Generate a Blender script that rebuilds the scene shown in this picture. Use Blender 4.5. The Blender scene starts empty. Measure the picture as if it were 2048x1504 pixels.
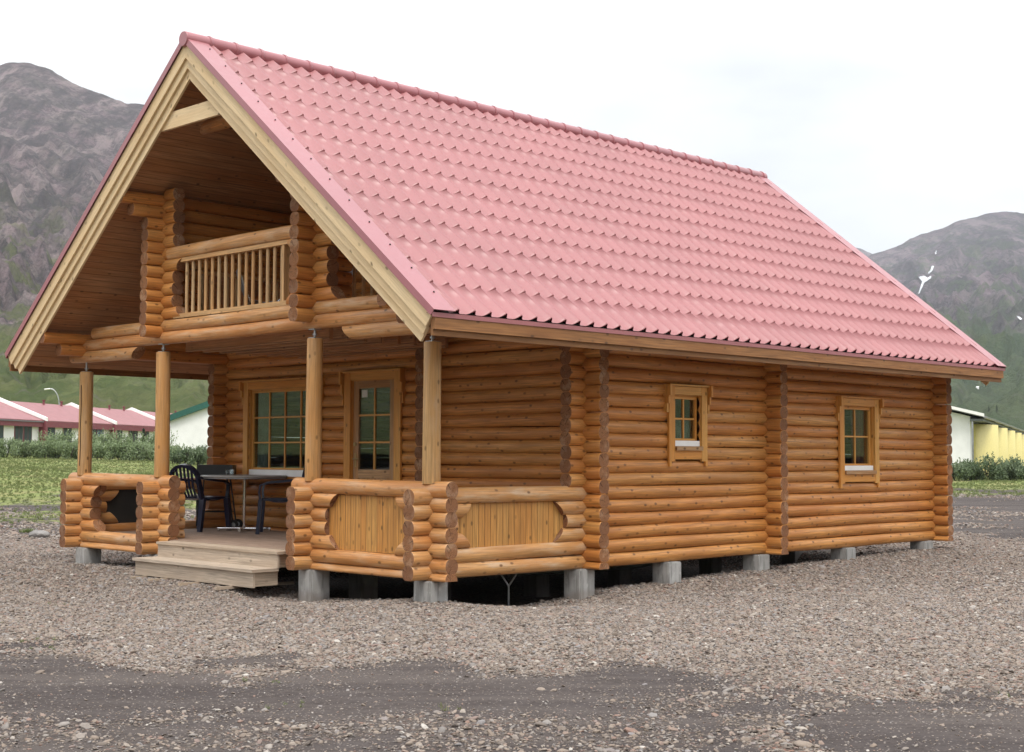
import bpy, bmesh, math, random
import numpy as np
from mathutils import Vector, Matrix
R = math.radians
random.seed(7); rng = np.random.default_rng(7)
SC = bpy.context.scene
SC.unit_settings.scale_length = 0.78       # one unit here is 0.78 m
COL = SC.collection

# ------------------------------------------------------------------ camera
CX, CY, CZ, YAW, PITCH, ROLL, FPX = -14.2485, -12.8519, 1.4969, 0.7843, 0.0553, 0.0036, 2856.7
cam_d = bpy.data.cameras.new('camera'); cam = bpy.data.objects.new('camera', cam_d); COL.objects.link(cam)
cam_d.sensor_width = 36.0; cam_d.lens = FPX / 2048 * 36.0; cam_d.clip_start = 0.1; cam_d.clip_end = 20000
_fw = Vector((math.cos(PITCH)*math.cos(YAW), math.cos(PITCH)*math.sin(YAW), math.sin(PITCH)))
_rt = Vector((math.sin(YAW), -math.cos(YAW), 0)); _up = _rt.cross(_fw)
_r2 = _rt*math.cos(ROLL) + _up*math.sin(ROLL); _u2 = _up*math.cos(ROLL) - _rt*math.sin(ROLL)
cam.matrix_world = Matrix(((_r2.x, _u2.x, -_fw.x, CX), (_r2.y, _u2.y, -_fw.y, CY), (_r2.z, _u2.z, -_fw.z, CZ), (0, 0, 0, 1)))
SC.camera = cam

def at(px, py, D):
    """world point seen in the direction of photo pixel (px,py) at horizontal distance D"""
    d = _fw + _r2*((px-1024)/FPX) - _u2*((py-752)/FPX)
    k = D/math.hypot(d.x, d.y)
    return Vector((CX + d.x*k, CY + d.y*k, CZ + d.z*k))

# ------------------------------------------------------------------ light
SUN_EL, SUN_AZ = 64.0, 232.0     # azimuth of the sun measured from +X counter-clockwise, degrees
w = bpy.data.worlds.new('World'); SC.world = w; w.use_nodes = True
nt = w.node_tree; nt.nodes.clear()
sky = nt.nodes.new('ShaderNodeTexSky'); sky.sky_type = 'NISHITA'; sky.sun_disc = False
sky.sun_elevation = R(SUN_EL); sky.sun_rotation = R(90 - SUN_AZ); sky.air_density = 1.0; sky.dust_density = 2.0
bg1 = nt.nodes.new('ShaderNodeBackground'); bg1.inputs[1].default_value = 0.12
nt.links.new(sky.outputs[0], bg1.inputs[0])
tc = nt.nodes.new('ShaderNodeTexCoord'); mp = nt.nodes.new('ShaderNodeMapping'); mp.inputs['Scale'].default_value = (1.2, 1.2, 3.5)
nz = nt.nodes.new('ShaderNodeTexNoise'); nz.inputs['Scale'].default_value = 1.6; nz.inputs['Detail'].default_value = 5; nz.inputs['Roughness'].default_value = 0.5
nt.links.new(tc.outputs['Generated'], mp.inputs[0]); nt.links.new(mp.outputs[0], nz.inputs['Vector'])
cr = nt.nodes.new('ShaderNodeValToRGB'); cr.color_ramp.elements[0].position = 0.36; cr.color_ramp.elements[1].position = 0.60
cr.color_ramp.elements[0].color = (0.565, 0.58, 0.60, 1); cr.color_ramp.elements[1].color = (1.0, 1.0, 1.0, 1)
nt.links.new(nz.outputs[0], cr.inputs[0])
bg2 = nt.nodes.new('ShaderNodeBackground')
nt.links.new(cr.outputs[0], bg2.inputs[0])
sepw = nt.nodes.new('ShaderNodeSeparateXYZ'); nt.links.new(tc.outputs['Generated'], sepw.inputs[0])
mrw = nt.nodes.new('ShaderNodeMapRange'); nt.links.new(sepw.outputs[2], mrw.inputs[0])
for _i, _v in enumerate((0.0, 1.0, 0.80, 2.1)): mrw.inputs[_i+1].default_value = _v
nt.links.new(mrw.outputs[0], bg2.inputs[1])
mx = nt.nodes.new('ShaderNodeMixShader'); mx.inputs[0].default_value = 0.93
wo = nt.nodes.new('ShaderNodeOutputWorld')
nt.links.new(bg1.outputs[0], mx.inputs[1]); nt.links.new(bg2.outputs[0], mx.inputs[2]); nt.links.new(mx.outputs[0], wo.inputs[0])
sl = bpy.data.lights.new('sun', 'SUN'); sl.energy = 1.7; sl.angle = R(18); sl.color = (1.0, 0.95, 0.88)
so = bpy.data.objects.new('sun', sl); COL.objects.link(so)
_sd = Vector((math.cos(R(SUN_EL))*math.cos(R(SUN_AZ)), math.cos(R(SUN_EL))*math.sin(R(SUN_AZ)), math.sin(R(SUN_EL))))
so.rotation_euler = _sd.to_track_quat('Z', 'Y').to_euler(); so.location = (0, 0, 60)
SC.view_settings.view_transform = 'Standard'; SC.view_settings.look = 'None'; SC.view_settings.gamma = 1.0
SC.view_settings.exposure = 0.55; SC.view_settings.use_curve_mapping = False
SC.render.engine = 'CYCLES'
SC.cycles.max_bounces = 8; SC.cycles.diffuse_bounces = 4; SC.cycles.transparent_max_bounces = 16; SC.cycles.volume_bounces = 1
try:
    SC.cycles.use_denoising = True
except Exception:
    pass

# ------------------------------------------------------------------ node helpers
def newmat(name):
    m = bpy.data.materials.new(name); m.use_nodes = True
    t = m.node_tree; t.nodes.clear()
    out = t.nodes.new('ShaderNodeOutputMaterial'); p = t.nodes.new('ShaderNodeBsdfPrincipled')
    t.links.new(p.outputs[0], out.inputs[0]); return m, t, p
def N(t, kind, **kw):
    n = t.nodes.new(kind)
    for k, v in kw.items():
        if k in ('operation', 'blend_type', 'data_type', 'feature', 'distance', 'voronoi_dimensions', 'noise_dimensions', 'attribute_name', 'interpolation_type', 'attribute_type'):
            setattr(n, k, v)
        else:
            n.inputs[k.replace('_', ' ')].default_value = v
    return n
def math_(t, op, a, b=None, clamp=False):
    n = t.nodes.new('ShaderNodeMath'); n.operation = op; n.use_clamp = clamp
    for i, s in enumerate((a, b)):
        if s is None: continue
        if isinstance(s, (int, float)): n.inputs[i].default_value = s
        else: t.links.new(s, n.inputs[i])
    return n.outputs[0]
def maprange(t, v, a, b, c=0.0, d=1.0, smooth=True):
    n = t.nodes.new('ShaderNodeMapRange'); n.interpolation_type = 'SMOOTHSTEP' if smooth else 'LINEAR'
    t.links.new(v, n.inputs[0])
    for i, s in enumerate((a, b, c, d)): n.inputs[i+1].default_value = s
    return n.outputs[0]
def mixc(t, f, a, b, mode='MIX'):
    n = t.nodes.new('ShaderNodeMix'); n.data_type = 'RGBA'; n.blend_type = mode
    for i, s in ((0, f), (6, a), (7, b)):
        if isinstance(s, (int, float)): n.inputs[i].default_value = s
        elif isinstance(s, tuple): n.inputs[i].default_value = (*s[:3], 1)
        else: t.links.new(s, n.inputs[i])
    return n.outputs[2]
def noise(t, vec, scale, detail=3, rough=0.55, dim='3D'):
    n = t.nodes.new('ShaderNodeTexNoise'); n.noise_dimensions = dim
    n.inputs['Scale'].default_value = scale; n.inputs['Detail'].default_value = detail; n.inputs['Roughness'].default_value = rough
    if vec is not None: t.links.new(vec, n.inputs['Vector'])
    return n.outputs[0]
def mapping(t, vec, s):
    n = t.nodes.new('ShaderNodeMapping'); n.inputs['Scale'].default_value = s; t.links.new(vec, n.inputs[0]); return n.outputs[0]
def bump(t, h, p, strength=0.3, dist=0.01, prev=None):
    n = t.nodes.new('ShaderNodeBump'); n.inputs['Strength'].default_value = strength; n.inputs['Distance'].default_value = dist
    t.links.new(h, n.inputs['Height'])
    if prev is not None: t.links.new(prev, n.inputs['Normal'])
    if p is not None: t.links.new(n.outputs[0], p.inputs['Normal'])
    return n.outputs[0]
def uvn(t): return t.nodes.new('ShaderNodeUVMap').outputs[0]
def obj_co(t): return t.nodes.new('ShaderNodeTexCoord').outputs['Object']
def tone(t):
    n = t.nodes.new('ShaderNodeAttribute'); n.attribute_name = 'tone'; return n.outputs['Fac']

# ------------------------------------------------------------------ materials
def wood_mat(name, base, dark, rough=0.45, plank=0.0, knots=0.5, coat=0.0, grain=1.0, tint=(0.92, 0.70, 0.48), grey=None, crack=False):
    m, t, p = newmat(name)
    uv = uvn(t)
    g = noise(t, mapping(t, uv, (2.0, 42.0, 1)), 1.0, 4, 0.6)
    g2 = noise(t, mapping(t, uv, (0.9, 5.0, 1)), 1.0, 3, 0.5)
    lo = tuple(c*(1-0.38*grain) for c in base); hi = tuple(min(1, c*(1+0.18*grain)) for c in base)
    c = mixc(t, maprange(t, g, 0.3, 0.7), lo, hi)
    c = mixc(t, maprange(t, g2, 0.35, 0.72, 0, 0.75), c, dark)
    if grey:
        g3 = noise(t, mapping(t, uv, (1.3, 7.0, 1)), 1.3, 4, 0.6)
        c = mixc(t, maprange(t, g3, 0.45, 0.75, 0, 0.8), c, grey)
    tn = tone(t)
    c = mixc(t, maprange(t, tn, 0, 1, 0.0, 0.7), c, mixc(t, 1.0, c, tint, 'MULTIPLY'))
    st_ = noise(t, mapping(t, uv, (0.5, 2.2, 1)), 1.0, 4, 0.6)
    c = mixc(t, maprange(t, st_, 0.52, 0.72, 0, 0.45), c, tuple(x*0.72 for x in dark))
    if plank:
        sep = t.nodes.new('ShaderNodeSeparateXYZ'); t.links.new(uv, sep.inputs[0])
        q = math_(t, 'DIVIDE', sep.outputs[1], plank)
        fr = math_(t, 'FRACT', q); fl = math_(t, 'FLOOR', q)
        edge = math_(t, 'MULTIPLY', math_(t, 'ABSOLUTE', math_(t, 'SUBTRACT', fr, 0.5)), 2.0)
        ed = maprange(t, edge, 0.90, 0.99)
        wn = t.nodes.new('ShaderNodeTexWhiteNoise'); wn.noise_dimensions = '1D'; t.links.new(fl, wn.inputs['W'])
        c = mixc(t, maprange(t, wn.outputs[0], 0, 1, 0, 0.45), c, mixc(t, 1.0, c, tint, 'MULTIPLY'))
        c = mixc(t, math_(t, 'MULTIPLY', ed, 0.8), c, tuple(x*0.38 for x in dark))
    if knots:
        v = t.nodes.new('ShaderNodeTexVoronoi'); v.voronoi_dimensions = '2D'; v.inputs['Scale'].default_value = 1.0
        t.links.new(mapping(t, uv, (3.6, 6.0, 1)), v.inputs['Vector'])
        k = maprange(t, v.outputs['Distance'], 0.05, 0.15, 1, 0)
        sp = t.nodes.new('ShaderNodeSeparateColor'); t.links.new(v.outputs['Color'], sp.inputs[0])
        k = math_(t, 'MULTIPLY', k, math_(t, 'GREATER_THAN', sp.outputs[0], 1-knots))
        k = math_(t, 'MULTIPLY', k, maprange(t, sp.outputs[1], 0, 1, 0.35, 1.0))
        c = mixc(t, k, c, tuple(x*0.36 for x in dark))
    if crack:
        sp2 = t.nodes.new('ShaderNodeSeparateXYZ'); t.links.new(uv, sp2.inputs[0])
        wv = noise(t, mapping(t, uv, (1.1, 0.0, 1)), 1.0, 3, 0.6)
        fr2 = math_(t, 'FRACT', math_(t, 'ADD', math_(t, 'DIVIDE', sp2.outputs[1], 0.31), math_(t, 'MULTIPLY', wv, 0.35)))
        cd = math_(t, 'ABSOLUTE', math_(t, 'SUBTRACT', fr2, 0.5))
        gate = noise(t, mapping(t, uv, (0.55, 3.0, 1)), 1.0, 2, 0.5)
        cw = maprange(t, gate, 0.52, 0.68, 0.0, 0.013, False)
        ck = math_(t, 'LESS_THAN', cd, cw)
        c = mixc(t, math_(t, 'MULTIPLY', ck, 0.75), c, tuple(x*0.18 for x in dark))
    t.links.new(c, p.inputs['Base Color'])
    r = maprange(t, g2, 0.3, 0.7, rough*0.85, rough*1.2, False); t.links.new(r, p.inputs['Roughness'])
    p.inputs['Coat Weight'].default_value = coat; p.inputs['Coat Roughness'].default_value = 0.35
    p.inputs['Specular IOR Level'].default_value = 0.4
    b = bump(t, g, None, 0.35, 0.004)
    if plank:
        b = bump(t, math_(t, 'SUBTRACT', 1.0, ed), None, 0.8, 0.012, b)
    t.links.new(b, p.inputs['Normal'])
    return m
M = {}
M['log'] = wood_mat('stained_log', (0.59, 0.280, 0.078), (0.42, 0.165, 0.036), 0.50, knots=0.75, coat=0.22, crack=True)
M['rail'] = wood_mat('weathered_log', (0.60, 0.32, 0.12), (0.48, 0.22, 0.07), 0.5, knots=0.55, coat=0.15, grey=(0.60, 0.45, 0.31), crack=True)
M['post'] = wood_mat('peeled_post', (0.60, 0.38, 0.17), (0.50, 0.27, 0.09), 0.5, knots=0.45, grey=(0.50, 0.34, 0.20), crack=True)
M['raw'] = wood_mat('fresh_timber', (0.76, 0.59, 0.36), (0.68, 0.49, 0.27), 0.6, knots=0.4, tint=(0.97, 0.90, 0.78), grain=0.45)
M['trim'] = wood_mat('window_trim', (0.66, 0.34, 0.085), (0.58, 0.27, 0.060), 0.45, knots=0.35, grain=0.6)
M['doorw'] = wood_mat('door_timber', (0.48, 0.30, 0.15), (0.38, 0.20, 0.08), 0.55, knots=0.3, grey=(0.36, 0.27, 0.19))
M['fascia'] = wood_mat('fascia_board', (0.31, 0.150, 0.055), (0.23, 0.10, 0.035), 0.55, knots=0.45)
M['panel'] = wood_mat('panel_boards', (0.60, 0.33, 0.10), (0.50, 0.25, 0.07), 0.5, plank=0.105, knots=0.5)
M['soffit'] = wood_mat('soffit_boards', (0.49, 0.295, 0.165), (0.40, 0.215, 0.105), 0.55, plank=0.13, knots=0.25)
M['deck'] = wood_mat('deck_boards', (0.40, 0.30, 0.235), (0.32, 0.235, 0.18), 0.75, plank=0.16, knots=0.2, tint=(0.9, 0.85, 0.8))
M['step'] = wood_mat('step_boards', (0.50, 0.41, 0.32), (0.42, 0.33, 0.25), 0.75, knots=0.2, tint=(0.92, 0.88, 0.82))
M['baluster'] = wood_mat('baluster_wood', (0.62, 0.44, 0.24), (0.52, 0.32, 0.15), 0.55, knots=0.3, tint=(1, 0.75, 0.5))

def endgrain():
    m, t, p = newmat('end_grain')
    uv = uvn(t); o = obj_co(t)
    ln = t.nodes.new('ShaderNodeVectorMath'); ln.operation = 'LENGTH'; t.links.new(uv, ln.inputs[0])
    w_ = noise(t, uv, 14.0, 3)
    rr = math_(t, 'SINE', math_(t, 'ADD', math_(t, 'MULTIPLY', ln.outputs['Value'], 330.0), math_(t, 'MULTIPLY', w_, 9.0)))
    c = mixc(t, maprange(t, rr, -1, 1), (0.22, 0.095, 0.042), (0.32, 0.155, 0.075))
    n1 = noise(t, o, 6.0, 4)
    c = mixc(t, maprange(t, n1, 0.50, 0.66, 0, 0.75), c, (0.40, 0.25, 0.155))
    n5 = noise(t, o, 38.0, 3)
    c = mixc(t, maprange(t, n5, 0.52, 0.68, 0, 0.6), c, (0.10, 0.045, 0.025))
    c = mixc(t, maprange(t, tone(t), 0, 1, 0, 0.6), c, (0.15, 0.07, 0.04))
    su = t.nodes.new('ShaderNodeSeparateXYZ'); t.links.new(uv, su.inputs[0])
    an = math_(t, 'ARCTAN2', su.outputs[1], su.outputs[0])
    for kk, off in ((17.0, 0.0), (41.0, 1.7)):
        a0 = math_(t, 'ADD', math_(t, 'SINE', math_(t, 'MULTIPLY', tone(t), kk)), off)
        dd = math_(t, 'ABSOLUTE', math_(t, 'SUBTRACT', an, math_(t, 'ADD', a0, math_(t, 'MULTIPLY', math_(t, 'SUBTRACT', w_, 0.5), 0.6))))
        crk = math_(t, 'MULTIPLY', maprange(t, dd, 0.03, 0.09, 1, 0), math_(t, 'GREATER_THAN', ln.outputs['Value'], 0.018))
        c = mixc(t, math_(t, 'MULTIPLY', crk, 0.7), c, (0.035, 0.016, 0.01))
    t.links.new(c, p.inputs['Base Color']); p.inputs['Roughness'].default_value = 0.85; p.inputs['Specular IOR Level'].default_value = 0.15
    bump(t, rr, p, 0.25, 0.003)
    return m
M['end'] = endgrain()

def roof_metal(name, col, rough=0.42):
    m, t, p = newmat(name); o = obj_co(t)
    n1 = noise(t, o, 0.7, 4); n2 = noise(t, o, 9.0, 4)
    c = mixc(t, maprange(t, n1, 0.3, 0.7), tuple(x*0.95 for x in col), tuple(min(1, x*1.05) for x in col))
    c = mixc(t, maprange(t, n2, 0.55, 0.75, 0, 0.15), c, (0.42, 0.22, 0.21))
    n3 = noise(t, mapping(t, o, (5.0, 0.5, 0.5)), 1.0, 5, 0.65)
    c = mixc(t, maprange(t, n3, 0.52, 0.72, 0, 0.28), c, (0.26, 0.11, 0.11))
    t.links.new(c, p.inputs['Base Color'])
    r = maprange(t, n2, 0.3, 0.7, rough, rough*1.3, False); t.links.new(r, p.inputs['Roughness'])
    p.inputs['Specular IOR Level'].default_value = 0.5
    p.inputs['Coat Weight'].default_value = 0.4; p.inputs['Coat IOR'].default_value = 1.5; p.inputs['Coat Roughness'].default_value = 0.36
    return m
M['tile'] = roof_metal('red_roof_metal', (0.32, 0.110, 0.114))
M['flash'] = roof_metal('red_flashing', (0.35, 0.12, 0.135), 0.34)

def plain(name, col, rough=0.6, metal=0.0, spec=0.5, var=0.12, scale=6.0, bmp=0.0):
    m, t, p = newmat(name); o = obj_co(t); n1 = noise(t, o, scale, 4)
    c = mixc(t, maprange(t, n1, 0.3, 0.7), tuple(x*(1-var) for x in col), tuple(min(1, x*(1+var)) for x in col))
    t.links.new(c, p.inputs['Base Color']); p.inputs['Roughness'].default_value = rough
    p.inputs['Metallic'].default_value = metal; p.inputs['Specular IOR Level'].default_value = spec
    if bmp: bump(t, noise(t, o, scale*8, 4), p, bmp, 0.01)
    return m
M['white'] = plain('white_paint', (0.88, 0.87, 0.85), 0.5, var=0.03)
M['sill'] = plain('grey_sill', (0.22, 0.20, 0.17), 0.55)
M['steel'] = plain('galvanised_steel', (0.42, 0.43, 0.44), 0.35, 0.9)
M['chrome'] = plain('polished_tube', (0.75, 0.75, 0.77), 0.18, 1.0, var=0.03)
M['brass'] = plain('handle_metal', (0.45, 0.35, 0.18), 0.3, 0.9)
M['navy'] = plain('dark_blue_plastic', (0.010, 0.014, 0.035), 0.28, spec=0.5)
M['black'] = plain('black_enamel', (0.012, 0.012, 0.012), 0.45)
M['rubber'] = plain('rubber', (0.02, 0.02, 0.02), 0.8)
M['tabletop'] = plain('table_top', (0.30, 0.29, 0.27), 0.35, spec=0.5)
M['near_black'] = plain('dark_board', (0.02, 0.018, 0.015), 0.8)  # plain near-black colour: left infill panel, roof deck, post crack
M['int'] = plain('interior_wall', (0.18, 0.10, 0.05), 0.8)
M['curtain'] = plain('curtain', (0.52, 0.54, 0.52), 0.9)
M['redcurtain'] = plain('striped_curtain', (0.45, 0.16, 0.12), 0.9)
M['paper'] = plain('paper', (0.6, 0.6, 0.58), 0.8)
M['pvc'] = plain('grey_pipe', (0.30, 0.31, 0.32), 0.5)

def concrete():
    m, t, p = newmat('concrete'); o = obj_co(t)
    n1 = noise(t, o, 3.0, 5); n2 = noise(t, mapping(t, o, (14, 14, 2.0)), 1.0, 4); n3 = noise(t, o, 40, 3)
    c = mixc(t, maprange(t, n1, 0.3, 0.7), (0.30, 0.295, 0.28), (0.41, 0.40, 0.385))
    c = mixc(t, maprange(t, n2, 0.47, 0.66, 0, 0.75), c, (0.19, 0.185, 0.175))
    c = mixc(t, maprange(t, noise(t, o, 9.0, 5), 0.55, 0.7, 0, 0.5), c, (0.50, 0.49, 0.47))
    so_ = t.nodes.new('ShaderNodeSeparateXYZ'); t.links.new(o, so_.inputs[0])
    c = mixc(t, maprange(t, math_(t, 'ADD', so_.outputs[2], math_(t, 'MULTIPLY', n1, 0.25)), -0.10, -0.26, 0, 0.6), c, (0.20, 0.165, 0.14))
    t.links.new(c, p.inputs['Base Color']); p.inputs['Roughness'].default_value = 0.9
    bump(t, math_(t, 'ADD', n2, math_(t, 'MULTIPLY', n3, 0.3)), p, 0.4, 0.01)
    return m
M['concrete'] = concrete()

def glass(name, tint=(0.9, 0.95, 0.95)):
    m = bpy.data.materials.new(name); m.use_nodes = True; t = m.node_tree; t.nodes.clear()
    out = t.nodes.new('ShaderNodeOutputMaterial'); mx = t.nodes.new('ShaderNodeMixShader')
    tr = t.nodes.new('ShaderNodeBsdfTransparent'); tr.inputs[0].default_value = (*tint, 1)
    gl = t.nodes.new('ShaderNodeBsdfGlossy'); gl.inputs['Roughness'].default_value = 0.015
    fr = t.nodes.new('ShaderNodeLayerWeight'); fr.inputs[0].default_value = 0.5
    o = obj_co(t); nb = noise(t, o, 1.3, 1)
    b = t.nodes.new('ShaderNodeBump'); b.inputs['Strength'].default_value = 0.06; b.inputs['Distance'].default_value = 0.02
    t.links.new(nb, b.inputs['Height']); t.links.new(b.outputs[0], gl.inputs['Normal'])
    f2 = math_(t, 'ADD', math_(t, 'MULTIPLY', math_(t, 'POWER', fr.outputs['Facing'], 4.0), 0.9), 0.13, True)
    t.links.new(f2, mx.inputs[0]); t.links.new(tr.outputs[0], mx.inputs[1]); t.links.new(gl.outputs[0], mx.inputs[2])
    t.links.new(mx.outputs[0], out.inputs[0]); return m
M['glass'] = glass('window_glass', (0.72, 0.78, 0.75))
M['clear'] = glass('clear_glass')

# ------------------------------------------------------------------ mesh builder
class MB:
    def __init__(s): s.v = []; s.f = []; s.uv = []; s.mi = []; s.tn = []; s.sm = []
    def face(s, idx, uvs=None, mi=0, tn=0.5, smooth=False):
        s.f.append(tuple(idx)); s.uv.extend(uvs if uvs else [(0, 0)]*len(idx)); s.mi.append(mi); s.tn.append(tn); s.sm.append(smooth)
    def quad3(s, pts, mi=0, tn=0.5, w=None, h=None, uo=(0, 0)):
        n = len(s.v); s.v.extend([tuple(p) for p in pts])
        a = (Vector(pts[1])-Vector(pts[0])).length if w is None else w; b = (Vector(pts[3])-Vector(pts[0])).length if h is None else h
        s.face((n, n+1, n+2, n+3), [(uo[0], uo[1]), (uo[0]+a, uo[1]), (uo[0]+a, uo[1]+b), (uo[0], uo[1]+b)], mi, tn)
    def obox(s, c, ax, hx, ay, hy, az, hz, mi=0, bevel=0.0, tn=None):
        """oriented box; the grain (uv u) runs along ax"""
        c, ax, ay, az = Vector(c), Vector(ax).normalized(), Vector(ay).normalized(), Vector(az).normalized()
        if ax.cross(ay).dot(az) < 0: az = -az
        tn = random.random() if tn is None else tn
        uo = (random.uniform(0, 40), random.uniform(0, 40))
        def P(a, b, d): return c + ax*(a*hx) + ay*(b*hy) + az*(d*hz)
        faces = [([P(-1, -1, 1), P(1, -1, 1), P(1, 1, 1), P(-1, 1, 1)], 2*hx, 2*hy),
                 ([P(-1, 1, -1), P(1, 1, -1), P(1, -1, -1), P(-1, -1, -1)], 2*hx, 2*hy),
                 ([P(-1, -1, -1), P(1, -1, -1), P(1, -1, 1), P(-1, -1, 1)], 2*hx, 2*hz),
                 ([P(-1, 1, 1), P(1, 1, 1), P(1, 1, -1), P(-1, 1, -1)], 2*hx, 2*hz),
                 ([P(1, -1, -1), P(1, 1, -1), P(1, 1, 1), P(1, -1, 1)], 2*hy, 2*hz),
                 ([P(-1, 1, -1), P(-1, -1, -1), P(-1, -1, 1), P(-1, 1, 1)], 2*hy, 2*hz)]
        for pts, a, b in faces: s.quad3(pts, mi, tn, a, b, uo)
    def box(s, x0, x1, y0, y1, z0, z1, mi=0, grain=0, tn=None):
        c = ((x0+x1)/2, (y0+y1)/2, (z0+z1)/2); h = (abs(x1-x0)/2, abs(y1-y0)/2, abs(z1-z0)/2)
        A = [Vector((1, 0, 0)), Vector((0, 1, 0)), Vector((0, 0, 1))]
        o = [grain] + [k for k in (0, 1, 2) if k != grain]
        # second axis is the wider one so planks run across it
        if h[o[1]] < h[o[2]]: o = [o[0], o[2], o[1]]
        s.obox(c, A[o[0]], h[o[0]], A[o[1]], h[o[1]], A[o[2]], h[o[2]], mi, tn=tn)
    def loft(s, p0, p1, up, prof, nseg=None, caps=(True, True), mi=0, mic=1, wob=0.0, tn=None, slant=(None, None), r1=1.0, chamf=0.008):
        """prof: list of (side, up) points around a log; slant: end offset as a function of the up coordinate"""
        p0, p1 = Vector(p0), Vector(p1); d = (p1-p0); L = d.length; d.normalize()
        up = Vector(up).normalized(); sd = up.cross(d).normalized()
        k0 = min(range(len(prof)), key=lambda k: (round(prof[k][1], 4), abs(prof[k][0]))); prof = list(prof[k0:])+list(prof[:k0])
        n = len(prof); nseg = nseg or max(1, int(L/0.6))
        tn = random.random() if tn is None else tn
        uo = random.uniform(0, 60), random.uniform(0, 60)
        per = [0.0]
        for k in range(n): a, b = prof[k], prof[(k+1) % n]; per.append(per[-1]+math.hypot(a[0]-b[0], a[1]-b[1]))
        st = len(s.v); rings = []
        zs = [k/nseg for k in range(nseg+1)]
        ch = min(chamf, L*0.2)
        ts = [(0.0, 1-0.3*ch/0.1 if caps[0] else 1.0)] + ([(ch/L, 1.0)] if caps[0] else [])
        ts += [(k/nseg, 1.0) for k in range(1, nseg)]
        ts += ([(1-ch/L, 1.0)] if caps[1] else []) + [(1.0, 1-0.3*ch/0.1 if caps[1] else 1.0)]
        wa, wb = random.uniform(0, 6), random.uniform(0, 6)
        for t_, sc in ts:
            dx = wob*math.sin(wa+t_*L*1.7); dz = wob*math.sin(wb+t_*L*1.3); k = (1+(r1-1)*t_)*sc*(1+wob*1.2*math.sin(wa*2+t_*L*2.3))
            i0 = len(s.v)
            for a, b in prof:
                off = 0.0
                if slant[0] and t_ < 0.5: off = slant[0](b)*(1-2*t_)
                if slant[1] and t_ > 0.5: off = slant[1](b)*(2*t_-1)
                q = p0 + d*(t_*L+off) + sd*(a*k+dx) + up*(b*k+dz); s.v.append((q.x, q.y, q.z))
            rings.append((i0, t_*L))
        for (a0, ua), (b0, ub) in zip(rings[:-1], rings[1:]):
            for k in range(n):
                k2 = (k+1) % n
                s.face((a0+k, a0+k2, b0+k2, b0+k), [(uo[0]+ua, uo[1]+per[k]), (uo[0]+ua, uo[1]+per[k+1]), (uo[0]+ub, uo[1]+per[k+1]), (uo[0]+ub, uo[1]+per[k])], mi, tn, True)
        ox, oy = random.uniform(-0.02, 0.02), random.uniform(-0.02, 0.02)
        if caps[0]:
            i0 = rings[0][0]; s.face([i0+k for k in range(n)][::-1], [(prof[k][0]+ox, prof[k][1]+oy) for k in range(n)][::-1], mic, random.random())
        if caps[1]:
            i0 = rings[-1][0]; s.face([i0+k for k in range(n)], [(prof[k][0]+ox, prof[k][1]+oy) for k in range(n)], mic, random.random())
    def tube(s, p0, p1, r, n=10, mi=0, r1=1.0, caps=(True, True)):
        p0, p1 = Vector(p0), Vector(p1); d = (p1-p0).normalized(); up = Vector((0, 0, 1)) if abs(d.z) < 0.9 else Vector((1, 0, 0))
        up = (up - d*up.dot(d)).normalized()
        s.loft(p0, p1, up, circ(r, n), 1, caps, mi, mi, r1=r1, chamf=min(0.004, r*0.3))
    def path(s, pts, r, n=8, mi=0):
        for a, b in zip(pts[:-1], pts[1:]): s.tube(a, b, r, n, mi)
    def flatpath(s, pts, wdir, hw, th, mi=0):
        """a strap of half width hw (along wdir) and thickness th following pts"""
        wdir = Vector(wdir).normalized(); pts = [Vector(p) for p in pts]; ring = []
        for i, p in enumerate(pts):
            d = (pts[min(i+1, len(pts)-1)]-pts[max(i-1, 0)]).normalized(); nn = d.cross(wdir).normalized()
            h = hw[i] if isinstance(hw, (list, tuple)) else hw
            i0 = len(s.v)
            for a, b in ((-1, -1), (1, -1), (1, 1), (-1, 1)):
                q = p + wdir*(a*h) + nn*(b*th/2); s.v.append(tuple(q))
            ring.append(i0)
        for a, b in zip(ring[:-1], ring[1:]):
            for k in range(4): s.face((a+k, a+(k+1) % 4, b+(k+1) % 4, b+k), None, mi, 0.5, False)
        s.face([ring[0]+k for k in (3, 2, 1, 0)], None, mi); s.face([ring[-1]+k for k in range(4)], None, mi)
    def build(s, name, mats, parent=None, **kw):
        me = bpy.data.meshes.new(name); me.from_pydata(s.v, [], s.f)
        for m in (mats if isinstance(mats, (list, tuple)) else [mats]): me.materials.append(m)
        uvl = me.uv_layers.new(name='UVMap'); uvl.data.foreach_set('uv', np.array(s.uv, dtype=np.float32).ravel())
        me.polygons.foreach_set('material_index', np.array(s.mi, dtype=np.int32))
        me.polygons.foreach_set('use_smooth', np.array(s.sm, dtype=bool))
        at_ = me.attributes.new('tone', 'FLOAT', 'FACE'); at_.data.foreach_set('value', np.array(s.tn, dtype=np.float32))
        me.update()
        return link(name, me, parent, **kw)
def circ(r, n=16, rz=None):
    rz = rz or r
    return [(r*math.cos(2*math.pi*k/n), rz*math.sin(2*math.pi*k/n)) for k in range(n)]
def link(name, me, parent=None, label=None, cat=None, group=None, kind=None):
    o = bpy.data.objects.new(name, me); COL.objects.link(o)
    if parent is not None: o.parent = parent; o.matrix_parent_inverse = parent.matrix_world.inverted() if False else Matrix()
    return tag(o, label, cat, group, kind)
def tag(o, label=None, cat=None, group=None, kind=None):
    if label: o['label'] = label
    if cat: o['category'] = cat
    if group: o['group'] = group
    if kind: o['kind'] = kind
    return o
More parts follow.
